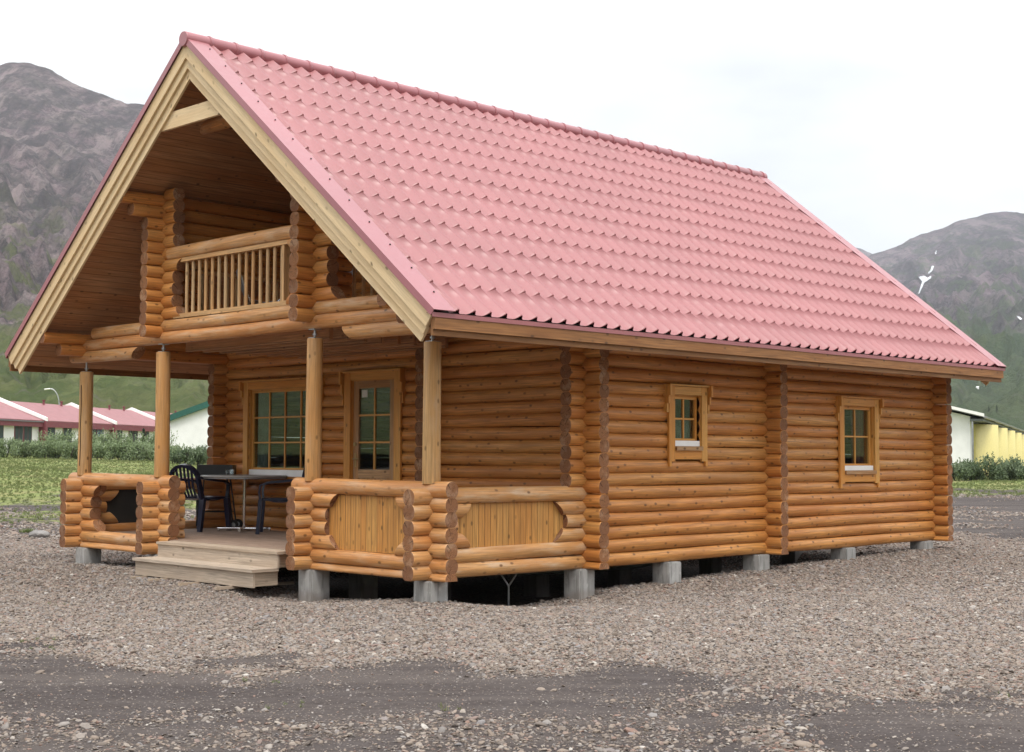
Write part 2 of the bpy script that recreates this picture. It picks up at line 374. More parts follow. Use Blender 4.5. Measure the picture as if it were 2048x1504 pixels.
def empty(name, loc=(0, 0, 0), rz=0.0, label=None, cat=None, group=None):
    o = bpy.data.objects.new(name, None); COL.objects.link(o); o.location = loc; o.rotation_euler = (0, 0, rz); o.empty_display_size = 0.3
    return tag(o, label, cat, group)

# ------------------------------------------------------------------ terrain functions (numpy)
def _hash(ix, iy, seed):
    h = (ix.astype(np.int64)*374761393 + iy.astype(np.int64)*668265263 + seed*1442695041) & 0xffffffff
    h = ((h ^ (h >> 13))*1274126177) & 0xffffffff
    return ((h ^ (h >> 16)) & 0xffff)/65535.0
def vnoise(x, y, seed=0):
    ix, iy = np.floor(x), np.floor(y); fx, fy = x-ix, y-iy
    fx = fx*fx*(3-2*fx); fy = fy*fy*(3-2*fy)
    a = _hash(ix, iy, seed); b = _hash(ix+1, iy, seed); c = _hash(ix, iy+1, seed); d = _hash(ix+1, iy+1, seed)
    return (a*(1-fx)+b*fx)*(1-fy)+(c*(1-fx)+d*fx)*fy
def fbm(x, y, oct=4, seed=0, gain=0.5):
    s = 0; a = 1; tot = 0
    for k in range(oct):
        s = s+a*vnoise(x*2**k, y*2**k, seed+k*17); tot += a; a *= gain
    return s/tot
FW2 = np.array([math.cos(YAW), math.sin(YAW)]); RT2 = np.array([math.sin(YAW), -math.cos(YAW)])
def dl(x, y):
    """depth and lateral offset (to the right) relative to the viewing axis"""
    return (x-CX)*FW2[0]+(y-CY)*FW2[1], (x-CX)*RT2[0]+(y-CY)*RT2[1]
def sstep(a, b, x):
    t = np.clip((x-a)/(b-a), 0, 1); return t*t*(3-2*t)
WID, LEN, PF = 8.403, 9.326, 2.733      # cabin width (y), log house length (x), porch depth
def ground_z(x, y):
    x = np.asarray(x, float); y = np.asarray(y, float)
    d, l = dl(x, y)
    z = np.full_like(d, -0.30)
    z = z + 0.05*(fbm(x*0.5, y*0.5, 3, 5)-0.5) + 0.02*(fbm(x*2.3, y*2.3, 2, 9)-0.5)
    # excavated hollow under the house, gravel banked up around it
    ex = np.maximum(np.maximum(-PF+0.15-x, x-LEN-0.1), 0); ey = np.maximum(np.maximum(0.15-y, y-WID+0.15), 0)
    dist = np.sqrt(ex**2+ey**2)                       # 0 inside
    inside = np.minimum(np.minimum(x+PF-0.15, LEN+0.1-x), np.minimum(y-0.15, WID-0.15-y))
    z = z - 0.42*sstep(0.0, 0.7, inside)
    # ground line along the near long side rises to the back
    near = np.exp(-(dist/1.3)**2)
    prof = np.interp(x, [-4.2, -3.2, -2.7, -2.0, -1.1, -0.5, 0.3, 1.6, 3.5, 5, 7, 9.5, 12], [-.30, -.30, -.27, -.37, -.47, -.45, -.33, -.30, -.26, -.22, -.17, -.12, -.2])
    side = sstep(1.4, -0.2, y)
    z = z + near*side*(prof+0.30)
    # front (gable) side: dips beside the corner pier near the steps
    fr = np.exp(-((x+PF+0.2)/0.8)**2)*np.interp(y, [-1, 0.3, 1.2, 2.2, 2.8, 3.4, 6, 8.5, 10], [0, .03, -.06, -.12, -.10, .05, .07, .03, 0])
    z = z + fr
    # rise of the meadow towards the hedge
    px = l/np.maximum(d, 1)*FPX+1024
    hz = np.interp(px, [0, 400, 1900, 2048], [1.38, 1.08, 0.6, 0.55])
    z = z + (hz+0.3)*sstep(30, 105, d)*sstep(-40, 60, d)
    z = z + 0.35*(fbm(x*0.07, y*0.07, 3, 3)-0.5)*sstep(30, 60, d)
    z = z + np.where(d > 110, (d-110)*0.012, 0)*1.0
    return z
def masks(x, y):
    """gravel paleness and grass cover, fixed in the place"""
    d, l = dl(x, y)
    wob = fbm(x*0.9, y*0.9, 4, 21)-0.5; wob2 = fbm(x*0.35, y*0.35, 4, 33)-0.5
    s = l/np.maximum(d, 0.1)*FPX+1024
    # near edge of the pale gravel pad
    ed = np.interp(s, [-200, 0, 180, 300, 500, 800, 1024, 1250, 1500, 1800, 2100], [13.6, 13.3, 13.1, 12.6, 12.1, 12.6, 12.8, 12.0, 11.6, 11.3, 11.2])
    pad = sstep(-0.9, 0.6, d-ed-0.25+wob*3.0+wob2*1.6)
    # stony strip in the very foreground and right
    fg = sstep(0.8, -0.8, d-np.interp(s, [0, 500, 900, 1100, 1400, 1700, 2048], [9.6, 10.3, 10.4, 10.5, 10.9, 10.9, 10.2])+wob*3.2)
    fg = fg*sstep(0.30, 0.52, fbm(x*0.8+9, y*1.3, 4, 44)+0.06*sstep(700, 300, s))
    pale = np.maximum(pad, 0.42*fg)
    # streaks of darker fines through the right-hand part of the pad
    pale = pale*(1-0.55*sstep(1100, 1900, s)*sstep(0.50, 0.66, fbm(x*0.5, y*0.5, 4, 61))*sstep(15.5, 12.0, d))
    band = sstep(1250, 1650, s)*sstep(0.40, 0.56, fbm(x*0.9+3, y*0.5, 4, 71))*0.75
    pale = np.maximum(pale, band*(d < 14))
    pale = np.maximum(pale, 0.42*sstep(0.50, 0.62, fbm(x*2.1, y*2.1, 3, 83))*sstep(0.4, 0.2, fbm(x*0.4, y*0.4, 2, 84)))
    pale = pale*(1-0.7*sstep(10.6, 9.8, d)*sstep(1500, 1800, s)*sstep(0.40, 0.52, fbm(x*0.7, y*0.7, 3, 88)))
    # back edge: dark track behind, then grass
    bx = np.interp(s, [-200, 0, 200, 1900, 2200], [30.5, 30.5, 32, 33, 30])
    pale = pale*(1-0.85*sstep(-1.5, 1.5, d-bx+wob*5))
    gx = np.interp(s, [-200, 0, 400, 1850, 2048, 2300], [37, 37, 39, 54, 53, 53])
    gr = sstep(-4, 7, d-gx+wob2*22+wob*6)
    gr = gr*(0.55+0.45*sstep(8, 25, d-gx+wob2*20)) 
    gr = gr*sstep(0.36, 0.50, fbm(x*0.22, y*0.22, 4, 77)+0.28*sstep(8, 26, d-gx)+0.05)
    return pale, gr

def grid_mesh(name, X, Y, Z, mat, attrs=None, kind='structure', smooth=True, parent=None):
    nr, nc = X.shape
    v = np.stack([X.ravel(), Y.ravel(), Z.ravel()], 1)
    i = np.arange(nr*nc).reshape(nr, nc)
    q = np.stack([i[:-1, :-1].ravel(), i[:-1, 1:].ravel(), i[1:, 1:].ravel(), i[1:, :-1].ravel()], 1)
    me = bpy.data.meshes.new(name)
    me.vertices.add(len(v)); me.vertices.foreach_set('co', v.astype(np.float32).ravel())
    me.loops.add(q.size); me.loops.foreach_set('vertex_index', q.astype(np.int32).ravel())
    me.polygons.add(len(q)); me.polygons.foreach_set('loop_start', np.arange(0, q.size, 4, dtype=np.int32))
    me.update(calc_edges=True); me.polygons.foreach_set('use_smooth', np.full(len(q), smooth, dtype=bool))
    me.materials.append(mat)
    for k, a in (attrs or {}).items():
        at_ = me.attributes.new(k, 'FLOAT', 'POINT'); at_.data.foreach_set('value', a.astype(np.float32).ravel())
    o = link(name, me, parent)
    if kind: o['kind'] = kind
    return o

# ------------------------------------------------------------------ ground
def ground_mat():
    m, t, p = newmat('ground')
    g = t.nodes.new('ShaderNodeNewGeometry').outputs['Position']
    def A(n):
        a = t.nodes.new('ShaderNodeAttribute'); a.attribute_name = n; return a.outputs['Fac']
    f1 = noise(t, g, 3.0, 5); f2 = noise(t, g, 22.0, 5, 0.7); f3 = noise(t, g, 0.5, 4)
    # small stones as cells
    v = t.nodes.new('ShaderNodeTexVoronoi'); v.inputs['Scale'].default_value = 27.0; t.links.new(g, v.inputs['Vector'])
    hs = t.nodes.new('ShaderNodeSeparateColor'); t.links.new(v.outputs['Color'], hs.inputs[0])
    stone = mixc(t, hs.outputs[0], (0.14, 0.112, 0.094), (0.27, 0.22, 0.18))
    stone = mixc(t, math_(t, 'GREATER_THAN', hs.outputs[1], 0.86), stone, (0.32, 0.285, 0.25))
    stone = mixc(t, math_(t, 'GREATER_THAN', hs.outputs[2], 0.88), stone, (0.22, 0.12, 0.09))
    stone = mixc(t, maprange(t, v.outputs['Distance'], 0.45, 0.75), stone, (0.08, 0.065, 0.055))
    dirt = mixc(t, maprange(t, f2, 0.3, 0.7), (0.034, 0.027, 0.025), (0.072, 0.058, 0.053))
    dirt = mixc(t, maprange(t, f1, 0.35, 0.7, 0, 0.5), dirt, (0.075, 0.064, 0.062))
    m1 = t.nodes.new('ShaderNodeMapping'); m1.inputs['Rotation'].default_value = (0, 0, R(90)-YAW); t.links.new(g, m1.inputs[0])
    sk = noise(t, mapping(t, m1.outputs[0], (0.16, 1.1, 1.0)), 1.0, 6, 0.68)
    dirt = mixc(t, maprange(t, sk, 0.46, 0.62, 0, 0.85), dirt, (0.088, 0.073, 0.066))
    dirt = mixc(t, maprange(t, sk, 0.47, 0.36, 0, 0.6), dirt, (0.045, 0.036, 0.034))
    pale = A('pale')
    pf = maprange(t, math_(t, 'ADD', pale, math_(t, 'MULTIPLY', math_(t, 'SUBTRACT', f2, 0.5), 1.1)), 0.35, 0.65)
    v2 = t.nodes.new('ShaderNodeTexVoronoi'); v2.inputs['Scale'].default_value = 48.0; t.links.new(g, v2.inputs['Vector'])
    h2 = t.nodes.new('ShaderNodeSeparateColor'); t.links.new(v2.outputs['Color'], h2.inputs[0])
    sp_ = math_(t, 'MULTIPLY', math_(t, 'GREATER_THAN', h2.outputs[0], 0.80), maprange(t, v2.outputs['Distance'], 0.25, 0.40, 1, 0))
    dirt = mixc(t, sp_, dirt, mixc(t, h2.outputs[1], (0.16, 0.13, 0.115), (0.32, 0.28, 0.25)))
    c = mixc(t, pf, dirt, stone)
    gr1 = mixc(t, maprange(t, f1, 0.3, 0.7), (0.125, 0.165, 0.045), (0.20, 0.22, 0.07))
    gr1 = mixc(t, maprange(t, f3, 0.45, 0.68, 0, 0.65), gr1, (0.26, 0.22, 0.10))
    gf = maprange(t, math_(t, 'ADD', A('grass'), math_(t, 'MULTIPLY', math_(t, 'SUBTRACT', f1, 0.5), 0.9)), 0.35, 0.6)
    c = mixc(t, gf, c, gr1)
    t.links.new(c, p.inputs['Base Color']); p.inputs['Roughness'].default_value = 0.95; p.inputs['Specular IOR Level'].default_value = 0.25
    h = math_(t, 'ADD', math_(t, 'MULTIPLY', math_(t, 'SUBTRACT', 1.0, v.outputs['Distance']), pf), math_(t, 'MULTIPLY', f2, 0.5))
    bump(t, h, p, 0.6, 0.03)
    return m
GM = ground_mat()
az_c = YAW
def build_ground():
    fine = np.linspace(-R(25), R(25), 620)
    rest = np.linspace(R(25), 2*math.pi-R(25), 90)[1:]
    az = np.concatenate([fine, rest]) + az_c
    r = np.concatenate([[0.3, 1.5, 3, 4.5, 6], np.geomspace(7, 45, 330)[0:], np.geomspace(46, 420, 90), [600, 900, 1500, 2500, 4500, 8000]])
    RR, AZ = np.meshgrid(r, az, indexing='ij')
    X = CX+RR*np.cos(AZ); Y = CY+RR*np.sin(AZ); Z = ground_z(X, Y)
    d, l = dl(X, Y)
    Z = np.where(RR > 400, np.minimum(Z, 5.0), Z)
    pale, gr = masks(X, Y)
    # behind the camera: plain dirt turning to meadow
    back = d < 6
    gr = np.where(back, sstep(25, 60, RR), gr); pale = np.where(back, 0.45, pale)
    return grid_mesh('ground', X, Y, Z, GM, {'pale': pale, 'grass': gr})
build_ground()

# ------------------------------------------------------------------ mountains
def rock_mat(name, zlo, zhi, scree, scree2, green, green2, streak, dark):
    m, t, p = newmat(name)
    g = t.nodes.new('ShaderNodeNewGeometry').outputs['Position']
    s = t.nodes.new('ShaderNodeSeparateXYZ'); t.links.new(g, s.inputs[0])
    big = noise(t, g, streak*0.35, 5, 0.6); mid = noise(t, g, streak*1.6, 6, 0.65); fin = noise(t, g, streak*9, 5, 0.7)
    st = noise(t, mapping(t, g, (streak*2.6, streak*2.6, streak*0.5)), 1.0, 6, 0.65)
    c = mixc(t, maprange(t, mid, 0.35, 0.65), scree, scree2)
    hue = noise(t, mapping(t, g, (streak*1.1, streak*1.1, streak*0.8)), 1.7, 5, 0.6)
    c = mixc(t, maprange(t, hue, 0.45, 0.62, 0, 0.6), c, (scree[0]*0.95, scree[1]*0.82, scree[2]*0.95))
    c = mixc(t, maprange(t, hue, 0.46, 0.36, 0, 0.5), c, (0.10, 0.105, 0.085))
    ff = noise(t, g, streak*30, 4, 0.75)
    c = mixc(t, maprange(t, ff, 0.42, 0.62, 0, 0.65), c, tuple(x*0.55 for x in scree))
    c = mixc(t, maprange(t, fin, 0.50, 0.66, 0, 0.7), c, dark)
    c = mixc(t, maprange(t, st, 0.52, 0.66, 0, 0.55), c, dark)
    gg = mixc(t, maprange(t, mid, 0.35, 0.65), green, green2)
    gg = mixc(t, maprange(t, st, 0.55, 0.70, 0, 0.6), gg, tuple(0.6*a+0.4*b for a, b in zip(scree, dark)))
    gg = mixc(t, maprange(t, fin, 0.45, 0.7, 0, 0.35), gg, tuple(x*0.5 for x in green))
    lev = math_(t, 'ADD', s.outputs[2], math_(t, 'MULTIPLY', math_(t, 'SUBTRACT', math_(t, 'ADD', math_(t, 'MULTIPLY', big, 0.7), math_(t, 'MULTIPLY', st, 0.3)), 0.5), (zhi-zlo)*4.2))
    f = maprange(t, lev, zlo, zhi, 1, 0)
    # dark crease lines and downslope streaks, then patches of moss
    rdg = math_(t, 'ABSOLUTE', math_(t, 'SUBTRACT', noise(t, mapping(t, g, (streak*1.3, streak*1.3, streak*0.35)), 1.0, 7, 0.68), 0.5))
    c = mixc(t, maprange(t, rdg, 0.045, 0.0, 0, 0.75), c, dark)
    mr = t.nodes.new('ShaderNodeMapping'); mr.inputs['Rotation'].default_value = (0, 0, R(90)-YAW); t.links.new(g, mr.inputs[0])
    gl = noise(t, mapping(t, mr.outputs[0], (streak*2.2, streak*0.22, streak*0.5)), 1.0, 7, 0.66)
    c = mixc(t, maprange(t, gl, 0.50, 0.60, 0, 0.75), c, dark)
    c = mixc(t, maprange(t, gl, 0.47, 0.38, 0, 0.55), c, tuple(min(1, x*1.45) for x in scree))
    gg = mixc(t, maprange(t, gl, 0.52, 0.64, 0, 0.45), gg, tuple(x*0.6 for x in green))
    gg = mixc(t, maprange(t, gl, 0.46, 0.36, 0, 0.40), gg, tuple(min(1, x*1.5) for x in green2))
    patch = maprange(t, math_(t, 'MULTIPLY', st, mid), 0.25, 0.31, 0, 0.75)
    patch = math_(t, 'MULTIPLY', patch, maprange(t, s.outputs[2], zhi, zhi*3.0, 1, 0))
    f = math_(t, 'MAXIMUM', f, patch)
    c = mixc(t, f, c, gg)
    t.links.new(c, p.inputs['Base Color']); p.inputs['Roughness'].default_value = 1.0; p.inputs['Specular IOR Level'].default_value = 0.1
    h = math_(t, 'ADD', mid, math_(t, 'MULTIPLY', fin, 0.35))
    bump(t, math_(t, 'ADD', h, math_(t, 'MULTIPLY', ff, 0.25)), p, 1.0, 0.22/streak)
    return m
def mountain(name, cols, skyy, Rr, r0, e0, pw, gul, mat, npx=2, nr=170, seed=1, glen=1.0):
    """cols/skyy: skyline control points in photo pixels; Rr crest distance, r0 foot distance"""
    c = np.arange(max(cols[0], -150), min(cols[-1], 2400)+npx, npx, dtype=float)
    if cols[0] < -150: c = np.concatenate([np.arange(cols[0], -150, 14.0), c])
    if cols[-1] > 2400: c = np.concatenate([c, np.arange(c[-1]+14, cols[-1]+14, 14.0)])
    ys = np.interp(c, cols, skyy)
    k = np.ones(9)/9; ys = np.convolve(np.pad(ys, 4, 'edge'), k, 'valid')
    ys = ys + 9.0*(fbm(c/40.0, c*0+seed, 4, seed)-0.5) + 2.0*(fbm(c/11.0, c*0+seed, 2, seed+4)-0.5)
    az = YAW - np.arctan((c-1024)/FPX)
    E = (910-ys)/FPX*np.cos(np.arctan((c-1024)/FPX))
    rr = np.concatenate([r0+(Rr-r0)*np.linspace(0, 1, nr)**1.25, Rr*np.array([1.03, 1.08, 1.16, 1.3])])
    RR, CC = np.meshgrid(rr, c, indexing='ij'); EE = np.broadcast_to(E, RR.shape); AZ = np.broadcast_to(az, RR.shape)
    t = np.clip((RR-r0)/(Rr-r0), 0, 1)
    e = e0+(EE-e0)*t**pw
    X = CX+RR*np.cos(AZ); Y = CY+RR*np.sin(AZ)
    la = (CC-1024)/FPX*Rr
    n1 = fbm(la/(gul*2.2)+1.5*fbm(la/gul/3, RR/gul/3, 2, seed+9), RR/(gul*3.5*glen), 5, seed+2)
    ridge = 1-np.abs(2*n1-1)
    n2 = fbm(X/(gul*0.6), Y/(gul*0.6), 4, seed+3)-0.5
    env = np.sin(np.pi*np.clip(t, 0, 1)**0.8)**0.7*np.clip(t*3, 0, 1)
    Z = CZ + RR*e + env*gul*(1.15*(ridge-0.65)+0.9*n2+0.25*(1-np.abs(2*fbm(la/(gul*0.45), RR/(gul*1.1), 4, seed+31)-1)))
    Z = np.where(t < 0.10, (ground_z(X, Y)-0.6)*(1-sstep(0, 0.10, t))+Z*sstep(0, 0.10, t), Z) if r0 < 1000 else Z
    over = RR > Rr*1.001
    Z = np.where(over, CZ+Rr*EE-(RR-Rr)*0.55, Z)
    return grid_mesh(name, X, Y, Z, mat), (c, rr, X, Y, Z)
M['hillL'] = rock_mat('left_mountain', 30, 68, (0.225, 0.180, 0.176), (0.118, 0.100, 0.104), (0.075, 0.105, 0.030), (0.135, 0.150, 0.055), 0.028, (0.058, 0.052, 0.054))
M['hillR'] = rock_mat('right_mountain', 70, 215, (0.175, 0.135, 0.145), (0.092, 0.080, 0.092), (0.058, 0.088, 0.042), (0.090, 0.115, 0.055), 0.013, (0.038, 0.034, 0.038))
mountain('mountain', [-6500, -4200, -2600, -1600, -900, -500, -200, -60, 0, 45, 80, 110, 150, 185, 232, 262, 292, 420, 700, 1000, 1300, 1500, 1660],
         [-150, 0, 230, 300, 250, 215, 190, 140, 120, 120, 128, 146, 170, 180, 200, 206, 208, 240, 330, 450, 590, 700, 800],
         1500, 185, 0.006, 1.08, 40, M['hillL'], npx=4, nr=200, seed=3)
_, RM = mountain('mountain', [1400, 1560, 1640, 1700, 1722, 1745, 1760, 1800, 1835, 1870, 1905, 1940, 1985, 2030, 2060, 2150, 2400, 2900, 3600, 4800, 6400, 8600],
                 [620, 590, 560, 540, 520, 504, 501, 489, 470, 455, 444, 432, 420, 417, 419, 432, 470, 520, 470, 380, 330, 100],
                 3200, 330, 0.010, 1.15, 75, M['hillR'], npx=3, nr=200, seed=11)
mountain('mountain', [1560, 1650, 1690, 1706, 1716, 1730, 1741, 1765, 1800, 1900], [560, 520, 497, 489, 490, 495, 501, 512, 530, 600],
         4300, 3000, 0.09, 1.0, 40, M['hillR'], npx=3, nr=40, seed=23)
# the far side of the valley, behind the camera (reflected in the panes)
def back_hills():
    az = np.linspace(YAW+R(55), YAW+R(305), 160); rr = np.linspace(160, 1300, 24)
    RR, AZ = np.meshgrid(rr, az, indexing='ij')
    E = 0.13+0.10*fbm(az*3, az*0, 4, 5); t = (RR-160)/(1300-160)
    edge = np.sin(np.linspace(0, math.pi, 160))**0.3
    Z = CZ+RR*(0.0+E*edge*t)+25*(fbm(RR/90, AZ*9, 4, 8)-0.5)*t
    Z = np.where(RR > 1270, 0, Z)
    grid_mesh('mountain', CX+RR*np.cos(AZ), CY+RR*np.sin(AZ), Z, M['hillL'])
back_hills()

# snow lying in the gullies of the right-hand mountain: small draped sheets
def snow(polys, name='snow_field'):
    c, rr, X, Y, Z = RM
    mb = MB()
    for poly in polys:
        P = np.array(poly, float); x0, x1 = P[:, 0].min(), P[:, 0].max(); y0, y1 = P[:, 1].min(), P[:, 1].max()
        xs = np.arange(x0, x1+1, 1.0); ys = np.arange(y0, y1+1, 1.0)
        def inside(x, y):
            r_ = False; j = len(P)-1
            for i in range(len(P)):
                if (P[i, 1] > y) != (P[j, 1] > y) and x < (P[j, 0]-P[i, 0])*(y-P[i, 1])/(P[j, 1]-P[i, 1])+P[i, 0]: r_ = not r_
                j = i
            return r_
        vid = {}
        def vert(x, y):
            if (x, y) in vid: return vid[(x, y)]
            k = (x-c[0])/(c[1]-c[0]); k0 = int(k); f = k-k0
            zc = (Z[:, k0]*(1-f)+Z[:, k0+1]*f); el = (zc-CZ)/rr
            tgt = (910-y)/FPX*math.cos(math.atan((x-1024)/FPX))
            hit = np.argmax(el > tgt)
            a, b = el[hit-1], el[hit]; rr_ = rr[hit-1]+(rr[hit]-rr[hit-1])*(tgt-a)/max(b-a, 1e-6) - 6.0
            az = YAW-math.atan((x-1024)/FPX)
            mb.v.append((CX+rr_*math.cos(az), CY+rr_*math.sin(az), CZ+rr_*tgt)); vid[(x, y)] = len(mb.v)-1
            return vid[(x, y)]
        for x in xs:
            for y in ys:
                if inside(x+.5, y+.5): mb.face((vert(x, y), vert(x+1, y), vert(x+1, y+1), vert(x, y+1)), None, 0, 0.5, True)
    return mb.build(name, M['snow'])
M['snow'] = plain('old_snow', (0.55, 0.57, 0.60), 0.85, var=0.18, scale=0.03)
o = snow([[(1841, 549), (1852, 547), (1859, 551), (1866, 547), (1866, 552), (1857, 558), (1852, 561), (1847, 572), (1842, 583), (1840, 583), (1844, 570), (1848, 559)],
          [(1868, 527), (1872, 527), (1869, 537), (1861, 543), (1860, 541), (1865, 535)], [(1876, 496), (1878, 496), (1877, 503), (1875, 503)]])
tag(o, None, None, None, 'structure')
o = snow([[(2037, 627), (2043, 629), (2049, 634), (2044, 635), (2039, 631)]]); o['kind'] = 'structure'

# ------------------------------------------------------------------ log cabin
h = 0.18; q = 0.362; XF = -PF; X2 = 4.164; X3 = LEN; Y1 = 2.331; Y2 = WID-Y1; YA = 2.92; OV = 0.87; EV = 0.968; OB = 0.844
SL = 0.8018; ZE = 3.076; CSL = math.cos(math.atan(SL)); SSL = math.sin(math.atan(SL)); XR = XF-OV; XB = X3+OB
def clipz(pr, lo=-0.0896, hi=0.0896): return [(x, min(hi, max(lo, y))) for x, y in pr]
EL_ = clipz([(0.103*math.cos(a), 0.1055*math.sin(a)) for a in [2*math.pi*k/28 for k in range(28)]])
TOPL = clipz([(0.104*math.cos(a), (0.104 if math.sin(a) > 0 else 0.115)*math.sin(a)) for a in [2*math.pi*k/28 for k in range(28)]], hi=0.2)
RND = circ(0.1, 22)
HALF = clipz(circ(0.1025, 24, 0.115), 0.0, 0.0896)
cabin = empty('log_cabin', (0, 0, 0), 0, 'stained log cabin with red metal roof, corner porch and balcony, standing on concrete piers', 'log cabin')
def zX(i): return (i+0.5)*h
def zY(j): return j*h
def xlog(mb, y, i, x0, x1, caps=(True, True), prof=None, slant=(None, None), tn=None):
    mb.loft((x0, y, zX(i)), (x1, y, zX(i)), (0, 0, 1), prof or EL_, None, caps, 0, 1, 0.006, slant=slant, tn=tn)
def ylog(mb, x, j, y0, y1, caps=(True, True), prof=None, slant=(None, None), tn=None):
    pr = prof or (HALF if j == 0 else EL_)
    mb.loft((x, y0, zY(j)), (x, y1, zY(j)), (0, 0, 1), pr, None, caps, 0, 1, 0.0 if j == 0 else 0.006, slant=slant, tn=tn)
def cut(a, b, holes):
    """intervals of [a,b] outside the holes -> list of (a,b,cap_a,cap_b)"""
    segs = [(a, b)]
    for h0, h1 in holes:
        segs = [s for x, y in segs for s in ((x, min(y, h0)), (max(x, h1), y)) if s[1]-s[0] > 0.02]
    return segs
LM = [M['log'], M['end']]; RMt = [M['rail'], M['end']]
def und(y):   # underside of the roof boarding
    return (2.83+SL*((y if y < WID/2 else WID-y)+EV-0.04))
# long side walls
WIN_S = [(1.80, 2.40, 1.58, 2.42), (6.17, 7.28, 1.20, 2.36)]
for y, wins in ((0, WIN_S), (WID, [])):
    mb = MB()
    for i in range(19):
        x0 = 0.0 if i <= 5 else -q
        x0 = {17: XF-0.50, 18: XF-0.79}.get(i, x0); x1 = X3+q+(0.25 if i == 18 else 0)
        holes = [(a, b) for a, b, z0, z1 in wins if zX(i)+0.06 > z0 and zX(i)-0.06 < z1]
        for a, b in cut(x0, x1, holes): xlog(mb, y, i, a, b, tn=random.random())
    mb.build('log_wall', LM, cabin)
# cross walls: front, partition (its log ends only), back
DOOR = (3.75, 4.85, 0.0, 2.70); WINF = (5.76, 7.62, 1.20, 2.58)
for x in (0.0, X3):
    mb = MB()
    for j in range(0, 37):
        z = zY(j); zz = z+0.10
        y0, y1 = -q, WID+q
        if j >= 18: y0 = (zz-2.80)/SL-EV+0.04; y1 = WID-y0
        if y1-y0 < 0.4: continue
        holes = [(a, b) for a, b, z0, z1 in (DOOR, WINF) if z+0.06 > z0 and z-0.06 < z1] if x == 0 else []
        for a, b in cut(y0, y1, holes): ylog(mb, x, j, a, b)
    mb.build('log_wall', LM, cabin)
for y0, y1 in ((-q, 0.5), (WID-0.5, WID+q)):
    mb = MB()
    for j in range(0, 18): ylog(mb, X2, j, y0, y1)
    mb.build('partition_wall', LM, cabin)
mb = MB()
for i in range(1, 18): xlog(mb, YA, i, -q, 0.5)
mb.build('partition_wall', LM, cabin)
# plain inner lining so that the rooms are dark and closed
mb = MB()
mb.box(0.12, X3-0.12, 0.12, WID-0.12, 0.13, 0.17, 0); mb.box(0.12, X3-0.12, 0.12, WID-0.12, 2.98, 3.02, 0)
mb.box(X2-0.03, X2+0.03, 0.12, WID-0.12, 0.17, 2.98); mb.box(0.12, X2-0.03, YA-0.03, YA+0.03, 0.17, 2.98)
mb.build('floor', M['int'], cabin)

# porch railings
def sl(k, d=0.0): return lambda z: k*z+d
def railing_x(y, x0, x1, open_=None, boards=True, dark=None):
    mb = MB(); m = RMt
    for i in (0, 1): xlog(mb, y, i, x0-q, x1, (True, False))
    xlog(mb, y, 5, x0-q, x1, (True, False), prof=TOPL)
    for i in (2, 4):
        s = 1 if i == 4 else -1
        xlog(mb, y, i, x0-q, x0+0.52, slant=(None, sl(0.9*s)))
        xlog(mb, y, i, x1-0.55, x1, (True, False), slant=(sl(-0.9*s), None))
    xlog(mb, y, 3, x0-q, x0+0.36); xlog(mb, y, 3, x1-0.43, x1, (True, False))
    r_ = mb.build('porch_railing', m, cabin)
    if boards:
        b = MB(); b.obox(((x0+x1)/2, y, 3.5*h), (0, 0, 1), 1.6*h, (1, 0, 0), (x1-x0)/2-0.12, (0, 1, 0), 0.022, tn=0.4)
        b.build('infill_panel', M['panel'], r_)
    return r_
railing_x(0, XF, 0)
rl = railing_x(WID, XF, 0, boards=False)
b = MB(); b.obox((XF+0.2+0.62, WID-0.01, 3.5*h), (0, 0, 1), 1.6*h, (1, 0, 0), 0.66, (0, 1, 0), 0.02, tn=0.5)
b.build('infill_panel', M['near_black'], rl)
def railing_y(y0, y1, boards):
    """gable side railing between crossings y0<y1; outer ends protrude by q"""
    mb = MB()
    e0, e1 = y0-q, y1+q
    for j in (0, 1): ylog(mb, XF, j, e0, e1)
    ylog(mb, XF, 6, e0, e1, prof=TOPL)
    for j in (2, 5):
        s = 1 if j == 5 else -1
        ylog(mb, XF, j, e0, y0+0.52, slant=(None, sl(0.9*s))); ylog(mb, XF, j, y1-0.52, e1, slant=(sl(-0.9*s), None))
    for j in (3, 4):
        ylog(mb, XF, j, e0, y0+0.38); ylog(mb, XF, j, y1-0.38, e1)
    # short cross logs at the opening side
    return mb
for (a, b_, boards, inner) in ((0.0, Y1, True, Y1), (Y2, WID, False, Y2)):
    mb = railing_y(a, b_, boards)
    for i in range(6): xlog(mb, inner, i, XF-q, XF+q)
    r_ = mb.build('porch_railing', RMt, cabin)
    if boards:
        b = MB(); b.obox((XF, (a+b_)/2, 3.5*h), (0, 0, 1), 1.95*h, (0, 1, 0), (b_-a)/2-0.12, (1, 0, 0), 0.022, tn=0.4)
        b.build('infill_panel', M['panel'], r_)

# posts with steel screw jacks
for y, zt, zb in ((0, 2.86, 2.985), (Y1, 3.03, 3.15), (Y2, 3.03, 3.15), (WID, 2.82, 2.985)):
    mb = MB(); mb.loft((XF, y, 6.35*h), (XF, y, zt), (-1, -1, 0), circ(0.112, 24), 4, (True, True), 0, 1, 0.003, r1=0.95)
    if y == WID:   # drying crack
        mb2 = MB()
    p_ = mb.build('post', [M['post'], M['post']], cabin)
    mb = MB(); mb.tube((XF, y, zt), (XF, y, zb+0.02), 0.017, 8); mb.box(XF-0.06, XF+0.06, y-0.06, y+0.06, zt, zt+0.012)
    mb.box(XF-0.06, XF+0.06, y-0.06, y+0.06, zb-0.006, zb+0.006); mb.tube((XF, y, zt+0.04), (XF, y, zt+0.065), 0.032, 6)
    mb.build('screw_jack', M['steel'], p_)
